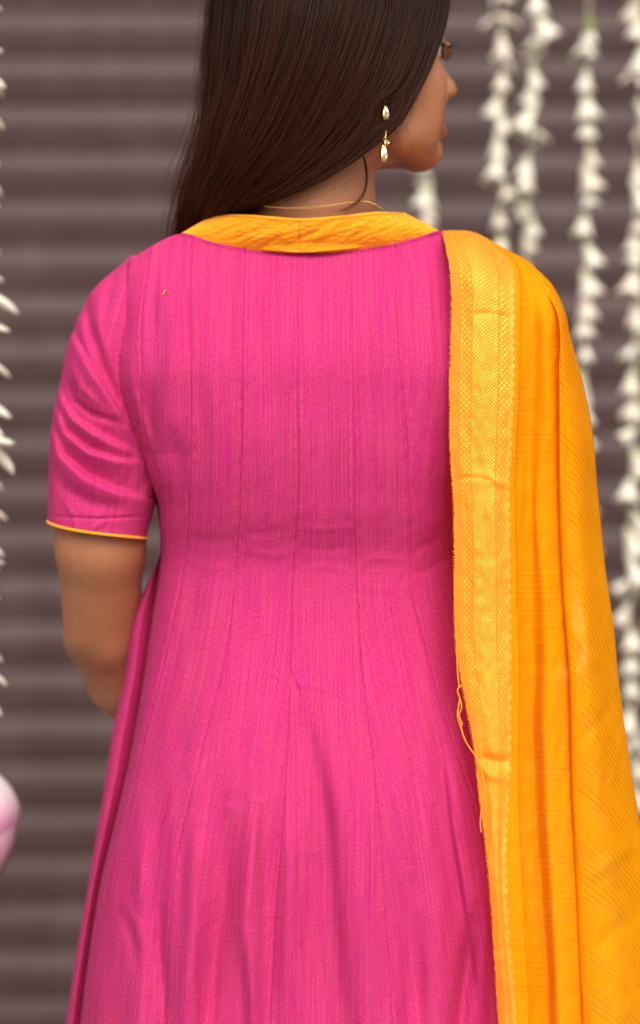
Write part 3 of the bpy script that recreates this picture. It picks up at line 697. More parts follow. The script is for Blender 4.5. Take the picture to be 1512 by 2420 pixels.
sub(tubes('loose_thread', [tube_geo(crom([W(385, 697, ydress(385, 697) - 0.0035), W(388, 690, ydress(388, 690) - 0.005), W(391, 686, ydress(391, 686) - 0.0035)], 8), 0.0006, 5)], M['thread']))

# --- collar: stand band between the neckline and its folded top edge
ctop = [(425, 551), (470, 530), (495, 512), (515, 504), (590, 507), (650, 512), (707, 516), (760, 514), (800, 510), (860, 504), (910, 500), (945, 500), (965, 505), (985, 520), (1040, 547)]
def build_collar(x0, x1):
    q = np.linspace(x0, x1, 130); m = 26
    bp = 427 + (1040 - 427) * q; by = top_py(bp) - 0.5
    tpx = smooth_itp(q, [(0, 505), (0.2, 590), (0.457, 707), (0.8, 868), (1, 957)])
    tpy = smooth_itp(tpx, [(505, 506), (590, 507.5), (650, 512), (707, 516), (800, 510), (900, 500.5), (957, 503)])
    yb = ydress(bp, by) - drelief(bp, by) + 0.0005
    cc = (tpx - 732) / 226.0; yt = 0.105 - 0.072 * np.sqrt(np.clip(1 - (np.abs(cc) * 0.985) ** 2.4, 0, 1))
    G = np.zeros((m, len(q), 3)); UV = np.zeros((m, len(q), 2))
    for j, f in enumerate(np.linspace(0, 1, m)):
        px, py = bp + (tpx - bp) * f, by + (tpy - by) * f; Y = yb + (yt - yb) * (f ** 0.9)
        bulge = np.sin(np.pi * f) * (0.004)
        wr = vnoise((px + py * 2.1) / 13, (py - px * 0.35) / 26, 11) * 0.0011 + vnoise((px + py * 1.6) / 27, (py - px * .2) / 40, 12) * 0.0015
        roll = 0.0035 * np.clip((f - 0.94) / 0.06, 0, 1) ** 2
        Y = Y - bulge - wr * np.sin(np.pi * min(1, f * 1.05)) ** 0.5 + roll + 0.0012 * np.exp(-((px - 707) / 2.5) ** 2)
        G[j] = W(px, py, Y); UV[j, :, 0] = px * S; UV[j, :, 1] = -py * S + 0.2
    return G, UV
G, UV = build_collar(0.0, 1.0)
# inner face and the fronts of the collar
inner = G[-1:] + np.array([0, 0.003, -0.0]); low = G[-1:] + np.array([0, 0.006, -0.03])
G2 = np.concatenate([G, inner, low]); UV2 = np.concatenate([UV, UV[-1:] + [[0, 0.003]], UV[-1:] + [[0, 0.03]]])
collar = sub(gmesh('collar', G2, M['collar'], None, UV2)); tag(collar, 'marigold cotton collar band with centre seam')
fg = np.zeros((12, 60, 3)); fu = np.zeros((12, 60, 2))
for j, f in enumerate(np.linspace(0, 1, 12)):
    a = np.linspace(0, np.pi, 60); 
    bx = 733 - 306 * np.cos(a) * (1 - 0.26 * f); py = 549 - 40 * f * (1 - np.sin(a) * .2) + 190 * np.sin(a) ** 1.5
    fg[j] = W(bx, py, 0.088 + (0.010 * f) + 0.075 * np.sin(a) * (1 - .1 * f)); fu[j, :, 0] = a * 0.1; fu[j, :, 1] = f * 0.03
sub(gmesh('collar_front', fg, M['collar'], None, fu))
ex = G[-2]; sub(tubes('collar_stitching', [tube_geo(G[-3][i:i + 2] - [0, 0.0006, 0], 0.00035, 4) for i in range(2, 126, 2)] + [tube_geo(np.array([G[j][59] - [0, 0.0002, 0], G[j + 1][59] - [0, 0.0002, 0]]), 0.0004, 4) for j in range(0, 24)], M['ostitch']))
# ------------------------------------------------------------------ hair
HG = {  # guides: px, py, depth from root to tip
    0.0: [(690, -207, .095), (570, -150, .10), (520, -40, .10), (508, 60, .10), (501, 160, .10), (497, 260, .10), (484, 340, .10), (460, 415, .10), (446, 480, .105), (436, 545, .12), (436, 590, .14), (445, 650, .17)],
    0.25: [(740, -210, .095), (650, -170, .06), (610, -80, .032), (595, 0, .028), (585, 90, .026), (570, 190, .028), (540, 290, .034), (512, 380, .050), (488, 450, .070), (470, 515, .092), (460, 565, .12), (458, 630, .165)],
    0.5: [(800, -206, .10), (772, -160, .045), (752, -80, .012), (738, 0, .000), (716, 90, -.004), (680, 190, -.002), (630, 300, .008), (575, 390, .025), (530, 452, .050), (500, 505, .075), (482, 550, .11), (470, 610, .16)],
    0.75: [(890, -182, .11), (912, -120, .050), (922, -50, .030), (914, 20, .024), (890, 100, .017), (846, 200, .012), (782, 300, .014), (712, 380, .020), (645, 432, .032), (572, 478, .056), (517, 535, .10), (485, 600, .155)],
    1.0: [(990, -140, .125), (1044, -70, .095), (1056, 2, .084), (1036, 90, .070), (998, 185, .055), (938, 278, .044), (868, 346, .038), (782, 402, .033), (690, 446, .034), (600, 482, .056), (538, 530, .10), (500, 590, .15)],
    -0.25: [(735, -212, .10), (640, -180, .15), (560, -100, .165), (530, 0, .175), (520, 90, .175), (515, 190, .17), (500, 290, .165), (495, 380, .16), (480, 460, .16), (472, 530, .165), (470, 580, .175), (455, 650, .19)],
    -0.5: [(800, -208, .105), (760, -180, .165), (720, -100, .185), (680, 0, .20), (650, 90, .20), (620, 190, .195), (580, 290, .19), (545, 380, .185), (515, 460, .185), (500, 530, .185), (490, 590, .19), (485, 660, .20)],
    -0.75: [(900, -185, .115), (930, -140, .165), (930, -60, .19), (890, 20, .205), (840, 100, .21), (770, 200, .21), (690, 300, .205), (620, 390, .20), (570, 470, .20), (540, 540, .20), (525, 600, .205), (515, 670, .215)],
}
NT_ = 60
us = sorted(HG); GP = np.stack([crom(np.array(HG[u], float), NT_) for u in us])          # (guides, t, 3)
def hair_at(u):
    """strand centre lines for an array of u: (n, t, 3) in (px, py, Y)"""
    x = np.interp(u, us, np.arange(len(us))); i = np.clip(x.astype(int), 0, len(us) - 2); f = (x - i)[:, None, None]
    a, b, c, d = GP[np.maximum(i - 1, 0)], GP[i], GP[i + 1], GP[np.minimum(i + 2, len(us) - 1)]
    return 0.5 * ((2 * b) + (c - a) * f + (2 * a - 5 * b + 4 * c - d) * f ** 2 + (-a + 3 * b - 3 * c + d) * f ** 3)
EAR = (908, 262)
def part_at_ear(P):
    """the hair parts round the earring, tucked behind the ear"""
    dx, dy = (P[..., 0] - EAR[0]), (P[..., 1] - EAR[1])
    # across-flow direction there
    nx, ny = 0.78, 0.62
    s = dx * nx + dy * ny; a = -dx * ny + dy * nx
    w = np.exp(-(a / 42) ** 2) * (P[..., 2] < 0.06)
    push = np.where(s >= 0, 0.75, -1.1) * 25 * np.exp(-(s / 27) ** 2) * w
    P = P.copy(); P[..., 0] += push * nx; P[..., 1] += push * ny; return P
# inner mass
ug = np.concatenate([np.linspace(-0.75, 0.0, 30)[:-1], np.linspace(0.0, 0.985, 70)])
PS = part_at_ear(hair_at(ug)); dpt = np.where(PS[..., 2] < 0.12, 0.006, -0.006)
cxp = 770; PS[..., 0] += np.where(PS[..., 0] < cxp, 8, -8) * 0.6; PS[..., 2] += dpt; PS[..., 1] -= 4 * (ug[:, None] > 0.9)
SG = W(PS[..., 0], PS[..., 1], PS[..., 2])
fc = grid_faces(*SG.shape[:2]); cen = PS.reshape(-1, 3)[fc].mean(1)
keep = ~((((cen[:, 0] - EAR[0]) / 30) ** 2 + ((cen[:, 1] - EAR[1]) / 34) ** 2 < 1) & (cen[:, 2] < 0.07))
hair = own(mesh('hair', SG.reshape(-1, 3), fc[keep], M['shell'])); tag(hair, 'long straight dark brown hair swept over the left shoulder')
def strands(name, N, ufun, jit, rad, clump, seed, npts=26, tmax=(0.8, 1.0), wild=0.0, lift=0.0, lit_tone=0.0):
    r = np.random.default_rng(seed)
    u = ufun(r, N); P = hair_at(u)
    lock = np.floor((u + 1) * clump + r.normal(0, 0.15, N)); lr = np.random.default_rng(99).normal(0, 1, (4000, 6))[(lock.astype(int)) % 4000]
    t = np.linspace(0, 1, NT_)[None]
    # whole locks wander together, single hairs a little on their own
    ph = lr[:, 1:2] * 3
    off = lr[:, :1] * 3.0 * np.sin(2.2 * t + ph) * sstep(0.1, 0.5, t) + (r.normal(0, 1, (N, 1)) + 0.8 * r.normal(0, 1, (N, 1)) * np.sin(r.uniform(1, 5, (N, 1)) * t + r.uniform(0, 6, (N, 1)))) * jit * (0.5 + t) + wild * r.normal(0, 1, (N, 1)) * np.sin(r.uniform(2, 7, (N, 1)) * t + r.uniform(0, 6, (N, 1))) * sstep(0.1, 0.6, t)
    dep = -np.abs(lr[:, 2:3]) * 0.0030 * (0.3 + 0.7 * np.sin(3 * t + lr[:, 3:4] * 3)) + r.uniform(-0.0030, 0.0030, (N, 1)) - lift * np.abs(r.normal(0, 1, (N, 1))) * np.sin(np.pi * t)
    side = np.where(u[:, None] < 0, -1.0, 1.0)
    T = np.gradient(P[..., :2], axis=1); T /= np.linalg.norm(T, axis=2)[..., None] + 1e-9
    P = part_at_ear(P)
    P[..., 0] += off * T[..., 1]; P[..., 1] += -off * T[..., 0] * 0.6
    P[..., 2] += dep * side
    tm = r.uniform(*tmax, N); idx = np.linspace(0, 1, npts)[None] * tm[:, None] * (NT_ - 1); i0 = np.clip(idx.astype(int), 0, NT_ - 2); f = (idx - i0)[..., None]
    ar = np.arange(N)[:, None]; Q = P[ar, i0] * (1 - f) + P[ar, i0 + 1] * f
    X = W(Q[..., 0], Q[..., 1], Q[..., 2]).astype(np.float32)
    cu = bpy.data.hair_curves.new(name); cu.add_curves([npts] * N)
    cu.points.foreach_set('position', X.reshape(-1)) if False else cu.attributes['position'].data.foreach_set('vector', X.reshape(-1))
    ra = cu.attributes.get('radius') or cu.attributes.new('radius', 'FLOAT', 'POINT')
    rv = rad * r.uniform(0.7, 1.3, (N, 1)) * (1 - 0.6 * np.linspace(0, 1, npts)[None] ** 3); ra.data.foreach_set('value', rv.astype(np.float32).ravel())
    la = cu.attributes.new('lock_tone', 'FLOAT', 'CURVE'); la.data.foreach_set('value', (np.clip(lr[:, 4], 0, 2) / 2 * r.uniform(0.2, 1, N) + lit_tone).astype(np.float32))
    cu.materials.append(M['hair'])
    o = link(name, cu); o.parent = hair; tag(o, kind='stuff'); return o
strands('hair_strands', 24000, lambda r, n: r.uniform(-0.02, 1.0, n), 5.0, 0.00017, 120, 1)
strands('hair_strands', 5000, lambda r, n: r.uniform(-0.75, 0.02, n), 4.0, 0.00026, 40, 2)
strands('hair_strands', 1500, lambda r, n: 1.0 - np.abs(r.normal(0, 0.03, n)), 2.5, 0.00018, 70, 3)
strands('flyaway_hairs', 600, lambda r, n: r.uniform(0.0, 0.97, n), 9, 0.00014, 30, 4, wild=20, lift=0.007, lit_tone=1.6, tmax=(0.5, 0.95))  # stray hairs coloured lighter, painting in the light they catch
strands('flyaway_hairs', 260, lambda r, n: np.abs(r.normal(0, 0.04, n)), 18, 0.00015, 20, 5, wild=12, lift=0.004, lit_tone=0.6)
# loose lock falling in front of the neck, fine hairs on the nape and cheek
def wisps(name, paths, rad):
    cu = bpy.data.hair_curves.new(name); n = 20; cu.add_curves([n] * len(paths)); X = np.concatenate([W(*crom(np.array(p, float), n).T) for p in paths]).astype(np.float32)
    cu.attributes['position'].data.foreach_set('vector', X.ravel())
    ra = cu.attributes.get('radius') or cu.attributes.new('radius', 'FLOAT', 'POINT'); ra.data.foreach_set('value', np.tile(rad * np.linspace(1, 0.35, n), len(paths)).astype(np.float32))
    cu.materials.append(M['hair']); o = link(name, cu); o.parent = hair; tag(o, kind='stuff')
wp = []
for i in range(26):
    j = random.gauss(0, 1.6); k = random.gauss(0, 1.5)
    wp.append([(850 + j, 325, .020), (852 + j, 350, .028), (862 + k, 385, .042), (866 + k, 425, .052), (858 + k * 1.5, 458, .052), (838 + k * 3, 482, .044), (806 + k * 5, 500, .026)])
wisps('loose_lock', wp, 0.00016)
wp = []
for i in range(20):
    x = random.uniform(640, 870); y = 470 - abs(x - 640) * 0.18
    wp.append([(x, y - 14, .034), (x + random.gauss(0, 6), y + random.uniform(4, 14), .036), (x + random.gauss(-8, 10), y + random.uniform(14, 42), .040)])
for i in range(4):
    x = random.uniform(930, 985); y = 310 - (x - 930) * 0.9
    wp.append([(x, y, .045), (x + random.uniform(8, 22), y + random.uniform(20, 45), .050), (x + random.uniform(10, 40), y + random.uniform(60, 110), .056)])
for i in range(9):
    x = random.uniform(860, 960); wp.append([(x, 470, .03), (x + random.uniform(10, 40), 500, .02), (x + random.uniform(40, 90), random.uniform(530, 560), .03)])
wisps('fine_hairs', wp, 0.00009)

# ------------------------------------------------------------------ shawl over the right shoulder
shawl = empty('shawl', W(1240, 700, 0.09)); tag(shawl, 'sheer marigold shawl with gold woven border draped over the right shoulder', 'shawl')
def own_s(o): o.parent = shawl; o.matrix_parent_inverse = Matrix.Translation(-shawl.location); return o
colA = [(545, 1043), (600, 1055), (640, 1062), (720, 1066), (900, 1062), (1050, 1063), (1200, 1071), (1358, 1073), (1533, 1077), (1621, 1092), (1774, 1120), (1884, 1133), (2037, 1151), (2190, 1164), (2409, 1177), (2700, 1190)]
colB = [(545, 1140), (580, 1165), (610, 1200), (700, 1218), (900, 1217), (1050, 1211), (1150, 1206), (1358, 1208), (1621, 1210), (1796, 1208), (2015, 1199), (2234, 1208), (2365, 1220), (2700, 1235)]
colB2 = [(545, 1148), (580, 1174), (610, 1210), (700, 1228), (900, 1226), (1150, 1216), (1358, 1219), (1621, 1226), (1796, 1224), (1930, 1226), (2103, 1235), (2365, 1248), (2700, 1262)]
colE = [(545, 1215), (620, 1238), (680, 1282), (742, 1318), (877, 1322), (1065, 1322), (1358, 1329), (1621, 1347), (1840, 1352), (2059, 1361), (2409, 1378), (2700, 1392)]
colH = [(545, 1262), (628, 1262), (646, 1279), (670, 1302), (740, 1336), (790, 1346), (900, 1376), (1030, 1401), (1150, 1411), (1250, 1421), (1350, 1431), (1480, 1450), (1600, 1461), (1750, 1481), (1850, 1496), (1950, 1513), (2100, 1538), (2409, 1580), (2700, 1620)]
stop = [(1030, 551), (1043, 546), (1060, 544), (1100, 545), (1130, 553), (1150, 563), (1200, 592), (1235, 610), (1262, 628), (1300, 668), (1335, 740), (1350, 800)]
hang = [(545, 0.02), (700, 0.012), (900, 0.000), (1200, -0.006), (1500, -0.012), (1800, -0.022), (2100, -0.040), (2420, -0.046), (2700, -0.05)]
KS = [0, 0.5, 1.0, 1.12, 1.20, 1.45, 1.75, 1.98, 2.10, 2.22, 2.55, 2.85, 3.0, 3.12, 3.4]
def across(sv, M_):
    """smooth interpolation over KS, column by column"""
    x = np.array(KS); dl = np.diff(M_, axis=0) / np.diff(x)[:, None]; m = np.zeros_like(M_)
    m[1:-1] = np.where(dl[:-1] * dl[1:] > 0, 0.5 * (dl[:-1] + dl[1:]), 0); m[0], m[-1] = dl[0], dl[-1]
    i = np.clip(np.searchsorted(x, sv) - 1, 0, len(x) - 2); c = np.arange(len(sv)); h = x[i + 1] - x[i]; t = (sv - x[i]) / h
    return (2*t**3-3*t**2+1)*M_[i, c] + (t**3-2*t**2+t)*h*m[i, c] + (-2*t**3+3*t**2)*M_[i + 1, c] + (t**3-t**2)*h*m[i + 1, c]
def shawl_xy(sv, py):
    A, B, B2, E, Hh = (smooth_itp(py, c) for c in (colA, colB, colB2, colE, colH))
    hb = smooth_itp(py, hang)
    arm = smooth_itp(py, [(545, 0.06), (700, 0.030), (900, 0.022), (1300, 0.024), (1700, 0.012), (2420, -0.010), (2700, -0.02)])
    g = sstep(620, 800, py); gl = sstep(1150, 1750, py); mid = E - B2; wa = 9 * g * vnoise(py / 190, py * 0 + 3.3, 51); wb = 9 * g * vnoise(py / 240, py * 0 + 7.3, 52); wc = 14 * g * vnoise(py / 260, py * 0 + 1.3, 53)
    xs = [A, 0.5 * (A + B), B, B2, B2 - 6 * g * (0.3 + gl), B2 + 0.28 * mid + wa, B2 + 0.62 * mid + wb, E + 2 * g, E + 16 * g, E - 2 * g, E + 0.30 * (Hh - E) + wc, E + 0.78 * (Hh - E), Hh, Hh - 10, Hh - 70]
    b = hb - 0.004; m = 0.5 * (hb + arm)
    ys = [b, b - 0.004, b + 0.002, b + 0.001 + 0.003 * g, b + g * (0.010 + 0.010 * gl), m + g * (0.004 + 0.007 * gl), m - g * (0.002 + 0.006 * gl), m + g * 0.008, m + g * 0.022, arm - g * 0.014, arm - g * (0.017 + 0.007 * gl), arm + 0.012, arm + 0.045, arm + 0.075, arm + 0.13]
    return across(sv, np.array(xs)), across(sv, np.array(ys))
def shawl_sheet(s0, s1, ns, pys):
    sv = np.linspace(s0, s1, ns); PX = np.zeros((len(pys), ns)); PYY = np.zeros_like(PX); YY = np.zeros_like(PX); UV = np.zeros((len(pys), ns, 2))
    ridge = 0.088
    for i, q in enumerate(pys):
        qq = max(q, 0.0); base = np.full(ns, 545 + qq)
        for it in range(10):
            px, Y = shawl_xy(sv, base); tpy = smooth_itp(np.minimum(px, 1262), stop)
            base = 545 + qq + np.clip(tpy - 545, 0, 400) * (1 - sstep(0, 420, qq))
        if q >= 0:
            k = np.clip((base - tpy) / 140.0, 0, 1); k = np.sqrt(1 - (1 - k) ** 2)
            YY[i] = ridge + (Y - ridge) * k; PYY[i] = base
        else:
            k2 = np.clip(-q / 200, 0, 1); YY[i] = ridge + (0.205 - ridge) * np.sqrt(1 - (1 - k2) ** 2); PYY[i] = tpy - q * 0.55
        PX[i] = px; UV[i, :, 1] = -q * S
    return sv, PX, PYY, YY, UV
WF = [('r', [(1238, 640), (1245, 760), (1250, 900)], 10, 0.0012), ('r', [(1285, 660), (1290, 760), (1300, 850)], 12, 0.0016), ('r', [(1265, 760), (1262, 900), (1258, 1100)], 9, -0.0012),
      ('r', [(1362, 1000), (1375, 1300), (1400, 1600), (1420, 1900)], 16, 0.003), ('r', [(1350, 1480), (1400, 1560), (1450, 1590)], 12, 0.0022), ('r', [(1365, 1760), (1420, 1700), (1460, 1640)], 14, -0.0025),
      ('r', [(1240, 1050), (1232, 1150), (1228, 1300)], 9, 0.0022), ('r', [(1385, 2080), (1440, 2040), (1500, 1990)], 16, 0.0025), ('r', [(1380, 2260), (1450, 2200), (1520, 2150)], 18, -0.0025),
      ('r', [(1270, 1500), (1262, 1700), (1275, 2000), (1300, 2350)], 12, -0.0030), ('r', [(1150, 1125), (1180, 1140), (1205, 1150)], 9, 0.0022), ('r', [(1070, 1132), (1120, 1128), (1170, 1135)], 5, -0.0016),
      ('r', [(1125, 1790), (1165, 1800), (1210, 1800)], 14, -0.0042), ('r', [(1110, 1760), (1150, 1830), (1205, 1840)], 12, 0.003), ('r', [(1110, 745), (1150, 740), (1212, 752)], 6, -0.0014),
      ('r', [(1100, 1000), (1120, 1060), (1130, 1130)], 16, -0.0022), ('r', [(1150, 1150), (1165, 1250), (1175, 1400)], 18, 0.0030), ('r', [(1100, 1250), (1110, 1450), (1125, 1650)], 20, -0.0022)]
pys = np.concatenate([-np.linspace(700, 1, 40), np.linspace(0, 2155, 420)])
sv, PX, PY, YY, UV = shawl_sheet(0.0, 1.0, 64, pys)
fr = (pys >= 0)[:, None] * sstep(20, 120, PY - 545)
YY = YY - fr * (folds(PX, PY, WF) + 0.0011 * vnoise(PX / 26, PY / 120, 21) + 0.0006 * vnoise(PX / 12, PY / 22, 22))
PX[:, 0] += 1.3 * vnoise(PY[:, 0] / 9, PY[:, 0] * 0, 31) + 1.5 * vnoise(PY[:, 0] / 60, PY[:, 0] * 0, 32)
UV[:, :, 0] = sv[None]
# after the border turns under, only the outer bands of it stay in view
own_s(gmesh('gold_border', W(PX, PY, YY), M['zari'], None, UV))
eB = W(PX[:, -1], PY[:, -1], YY[:, -1])
sv, PX, PY, YY, UV = shawl_sheet(1.0, 3.4, 230, pys)
fr = (pys >= 0)[:, None] * sstep(20, 120, PY - 545)
nz = fr * (folds(PX, PY, WF) + 0.0016 * vnoise(PX / 30, PY / 160, 23) + 0.0007 * vnoise(PX / 14 + PY / 60, PY / 40, 24)) * np.clip((sv - 1) / 0.06, 0, 1)[None]
YY = YY - nz
G = W(PX, PY, YY); G[:, 0] = eB
arc = np.concatenate([np.zeros((len(pys), 1)), np.cumsum(np.linalg.norm(np.diff(G, axis=1), axis=2), 1)], 1)
# the outer layer of the drape is turned: its weft runs obliquely
turn = sstep(2.05, 2.35, sv)[None]; sl = R(38) * turn
UV = np.stack([arc * np.cos(sl) + PY * S * np.sin(sl) + 10.0 * (sv > 2.16)[None], -PY * S * np.cos(sl) + arc * np.sin(sl) * 1.0], -1)
own_s(gmesh('drape', G, M['shawl'], None, UV))
# frayed selvedge threads
th = [[(1073, 1400, -.016), (1077, 1500, -.018), (1080, 1580, -.020), (1084, 1625, -.022)],
      [(1090, 1618, -.026), (1080, 1630, -.028), (1085, 1650, -.028), (1081, 1680, -.028), (1087, 1700, -.028), (1094, 1740, -.030), (1115, 1775, -.032), (1132, 1800, -.036), (1143, 1850, -.042), (1146, 1872, -.044), (1137, 1910, -.042), (1134, 1945, -.043), (1136, 1965, -.043)],
      [(1083, 1640, -.026), (1090, 1668, -.029), (1084, 1690, -.028), (1092, 1712, -.030)], [(1086, 1655, -.027), (1080, 1690, -.029), (1090, 1725, -.030), (1100, 1752, -.031)]]
own_s(tubes('frayed_thread', [tube_geo(W(*crom(np.array(p, float), 50).T) + np.array([0, -0.004, 0]), 0.00055, 5) for p in th], M['thread']))
fz = []
for py in np.arange(650, 2400, 7):
    x = float(smooth_itp(py, colA)); y = float(smooth_itp(py, hang)) - 0.004
    fz.append(tube_geo(W([x + 2, x - random.uniform(1, 3.2), x + random.uniform(-1, 1)], [py, py + random.uniform(-3, 3), py + random.uniform(1, 6)], [y, y - .001, y]), 0.00028, 4))
tag(own_s(tubes('selvedge_fuzz', fz, M['thread'])), kind='stuff')

# ------------------------------------------------------------------ jewellery
nk = empty('necklace', W(735, 490, 0.045)); tag(nk, 'fine gold chain necklace round the back of the neck', 'necklace')
def own_n(o, r): o.parent = r; o.matrix_parent_inverse = Matrix.Translation(-r.location); return o
def yneck(px): return 0.102 - 0.0645 * np.sqrt(np.clip(1 - ((px - 735) / 186.0) ** 2, 0, 1))
cp = crom(np.array([(566, 497), (585, 488), (600, 484), (650, 490), (700, 492), (760, 488), (810, 482), (860, 477), (885, 484), (906, 498)], float), 170)
CP = W(cp[:, 0], cp[:, 1], yneck(cp[:, 0]) - 0.0008)
links = []
for i in range(0, len(CP) - 1):
    c = CP[i]; t = CP[i + 1] - CP[i]; ln = np.linalg.norm(t); t = t / ln
    n = np.cross(t, [0, -1, 0]); n /= np.linalg.norm(n); b = np.cross(t, n)
    s = n if i % 2 else b
    a = np.linspace(0, 2 * np.pi, 9)
    links.append(tube_geo(c + np.cos(a)[:, None] * t * ln * 0.75 + np.sin(a)[:, None] * s * 0.0008, 0.00036, 4))
tag(own_n(tubes('chain', links, M['gold']), nk), kind='stuff')
cl = []
for cx, cy, rr in ((573, 490, 3.2), (582, 484, 3.6), (590, 487, 2.6), (596, 484, 3.2), (578, 480, 2.4)):
    a = np.linspace(0, 2 * np.pi, 16); cl.append(tube_geo(W(cx + rr * np.cos(a), cy + rr * np.sin(a) * 0.9, yneck(cx) - 0.0015 + 0.0008 * np.sin(a * 1 + cx)), 0.00045, 5))
own_n(tubes('clasp', cl, M['gold']), nk)

er = empty('earring', W(911, 268, 0.03)); tag(er, 'gold drop earring with two teardrop crystals on the right ear', 'earring')
def teardrop(n=24):
    a = np.linspace(0, 2 * np.pi, n, endpoint=False); r = 1.0
    y = -np.cos(a); x = np.sin(a) * np.sin(a / 2) ** 1.15
    return np.stack([x, -y], 1)      # tip at top? tip where a=0
def crystal(cx, cy, Y, hw, hh, name, face):
    N = np.array(face, float); N /= np.linalg.norm(N); up = np.array([0, 0, 1.0]); side = np.cross(N, up); side /= np.linalg.norm(side); up = np.cross(side, N)
    c = W(cx, cy, Y); td = teardrop(14); td[:, 1] *= 1.0
    ring = lambda k, d: c + side * (td[:, :1] * k * hw) + up * (td[:, 1:] * -k * hh * -1) + N * d
    rims = np.stack([ring(1.0, 0), ring(0.98, 0.0009), ring(0.62, 0.0024), ring(0.30, 0.0030)])
    v = np.vstack([rims.reshape(-1, 3), c + N * 0.0031]); f = [list(q) for q in grid_faces(4, 14, True)]
    f2 = []
    for q in f: f2 += [[q[0], q[1], q[2]], [q[0], q[2], q[3]]]
    f2 += [[3 * 14 + i, 3 * 14 + (i + 1) % 14, 56] for i in range(14)]
    rnd = np.random.default_rng(3); v[14:56] += rnd.normal(0, 0.00025, (42, 3))
    own_n(mesh(name, v, f2, M['crystal'], smooth=False), er)
    td = teardrop(40); outer = c + side * (td[:, :1] * 1.06 * hw) + up * (td[:, 1:] * 1.04 * hh)
    rimv = np.stack([outer + N * 0.0010, outer * 1.0 + N * 0.0012 + (outer - c) * 0.05, outer + (outer - c) * 0.05 - N * 0.0022, outer - (outer - c) * 0.25 - N * 0.0034, c + (outer - c) * 0.02 - N * 0.0036])
    own_n(mesh('bezel', rimv.reshape(-1, 3), grid_faces(5, 40, True), M['gold']), er)
face = (0.80, -0.58, 0.10)
crystal(911, 267, 0.028, 0.0040, 0.0060, 'crystal', face)
crystal(907, 363, 0.026, 0.0040, 0.0070, 'crystal', face)
crystal(913, 337, 0.026, 0.0018, 0.0020, 'crystal', face)
a = np.linspace(0, 2 * np.pi, 16)
own_n(tubes('hook', [tube_geo(W(909 + 2.6 * np.cos(a), y + 4 * np.sin(a), 0.026), 0.00035, 5) for y in (343, 329, 349)] + [tube_geo(W([911, 912, 911], [286, 310, 330], [.030, .032, .028]), 0.0005, 5)], M['gold']), er)

# ------------------------------------------------------------------ flower garlands
def floret_bell():
    """tuberose floret: slim tube widening into six turned-out petals; hangs from its origin"""
    ns, prof = 24, [(0.0050, 0.004, 0), (0.0068, -0.004, 0.15), (0.0088, -0.012, 0.35), (0.0122, -0.020, 0.55), (0.0160, -0.027, 0.7), (0.0190, -0.0325, 0.85), (0.0200, -0.0350, 0.95), (0.0195, -0.0365, 1.0)]
    a = np.arange(ns) * 2 * np.pi / ns; G, U = [], []
    for k, (r, z, v) in enumerate(prof):
        lob = 0.5 + 0.5 * np.cos(6 * a); w = max(0, (k - 3) / 4)
        rr = r * (1 - 0.42 * w * (1 - lob)); zz = z + 0.006 * w * (1 - lob) + 0.0025 * w * np.cos(12 * a) * 0
        G.append(np.stack([rr * np.cos(a), rr * np.sin(a), zz + 0 * a], 1)); U.append(np.stack([a / 6.28, np.full(ns, v)], 1))
    return np.array(G), np.array(U)
def petal_star(n, L, w, up, seed):
    """open floret: finger-like petals round a short tube"""
    r = np.random.default_rng(seed); vs, us_, fs, o = [], [], [], 0
    for i in range(n):
        a = 2 * np.pi * i / n + r.normal(0, 0.15); d = np.array([math.cos(a), math.sin(a), 0]); sd = np.array([-math.sin(a), math.cos(a), 0]); l = L * r.uniform(0.8, 1.15); e = up + r.normal(0, 0.22)
        cur = r.uniform(0.0, 0.5)
        path = []
        for q in np.linspace(0, 1, 8):
            ang = e - cur * q; path.append(d * (0.004 + l * q * math.cos(ang)) + np.array([0, 0, l * q * math.sin(ang)]))
        path = np.array(path); wd = w * np.array([0.55, 0.8, 0.95, 1.0, 1.0, 0.95, 0.75, 0.15])
        for j in range(8):
            nrm = np.cross(sd, d);
            for b in range(6):
                t = b / 6 * 2 * math.pi; vs.append(path[j] + sd * wd[j] * math.cos(t) + np.array([0, 0, 1]) * wd[j] * 0.55 * math.sin(t)); us_.append((b / 6, 0.25 + 0.70 * j / 7))
        fs += (grid_faces(8, 6, True) + o).tolist(); o += 48
    return np.array(vs), fs, np.array(us_)
BG, BU = floret_bell()
vs_, fs_, us2 = petal_star(5, 0.026, 0.0056, -0.45, 5)
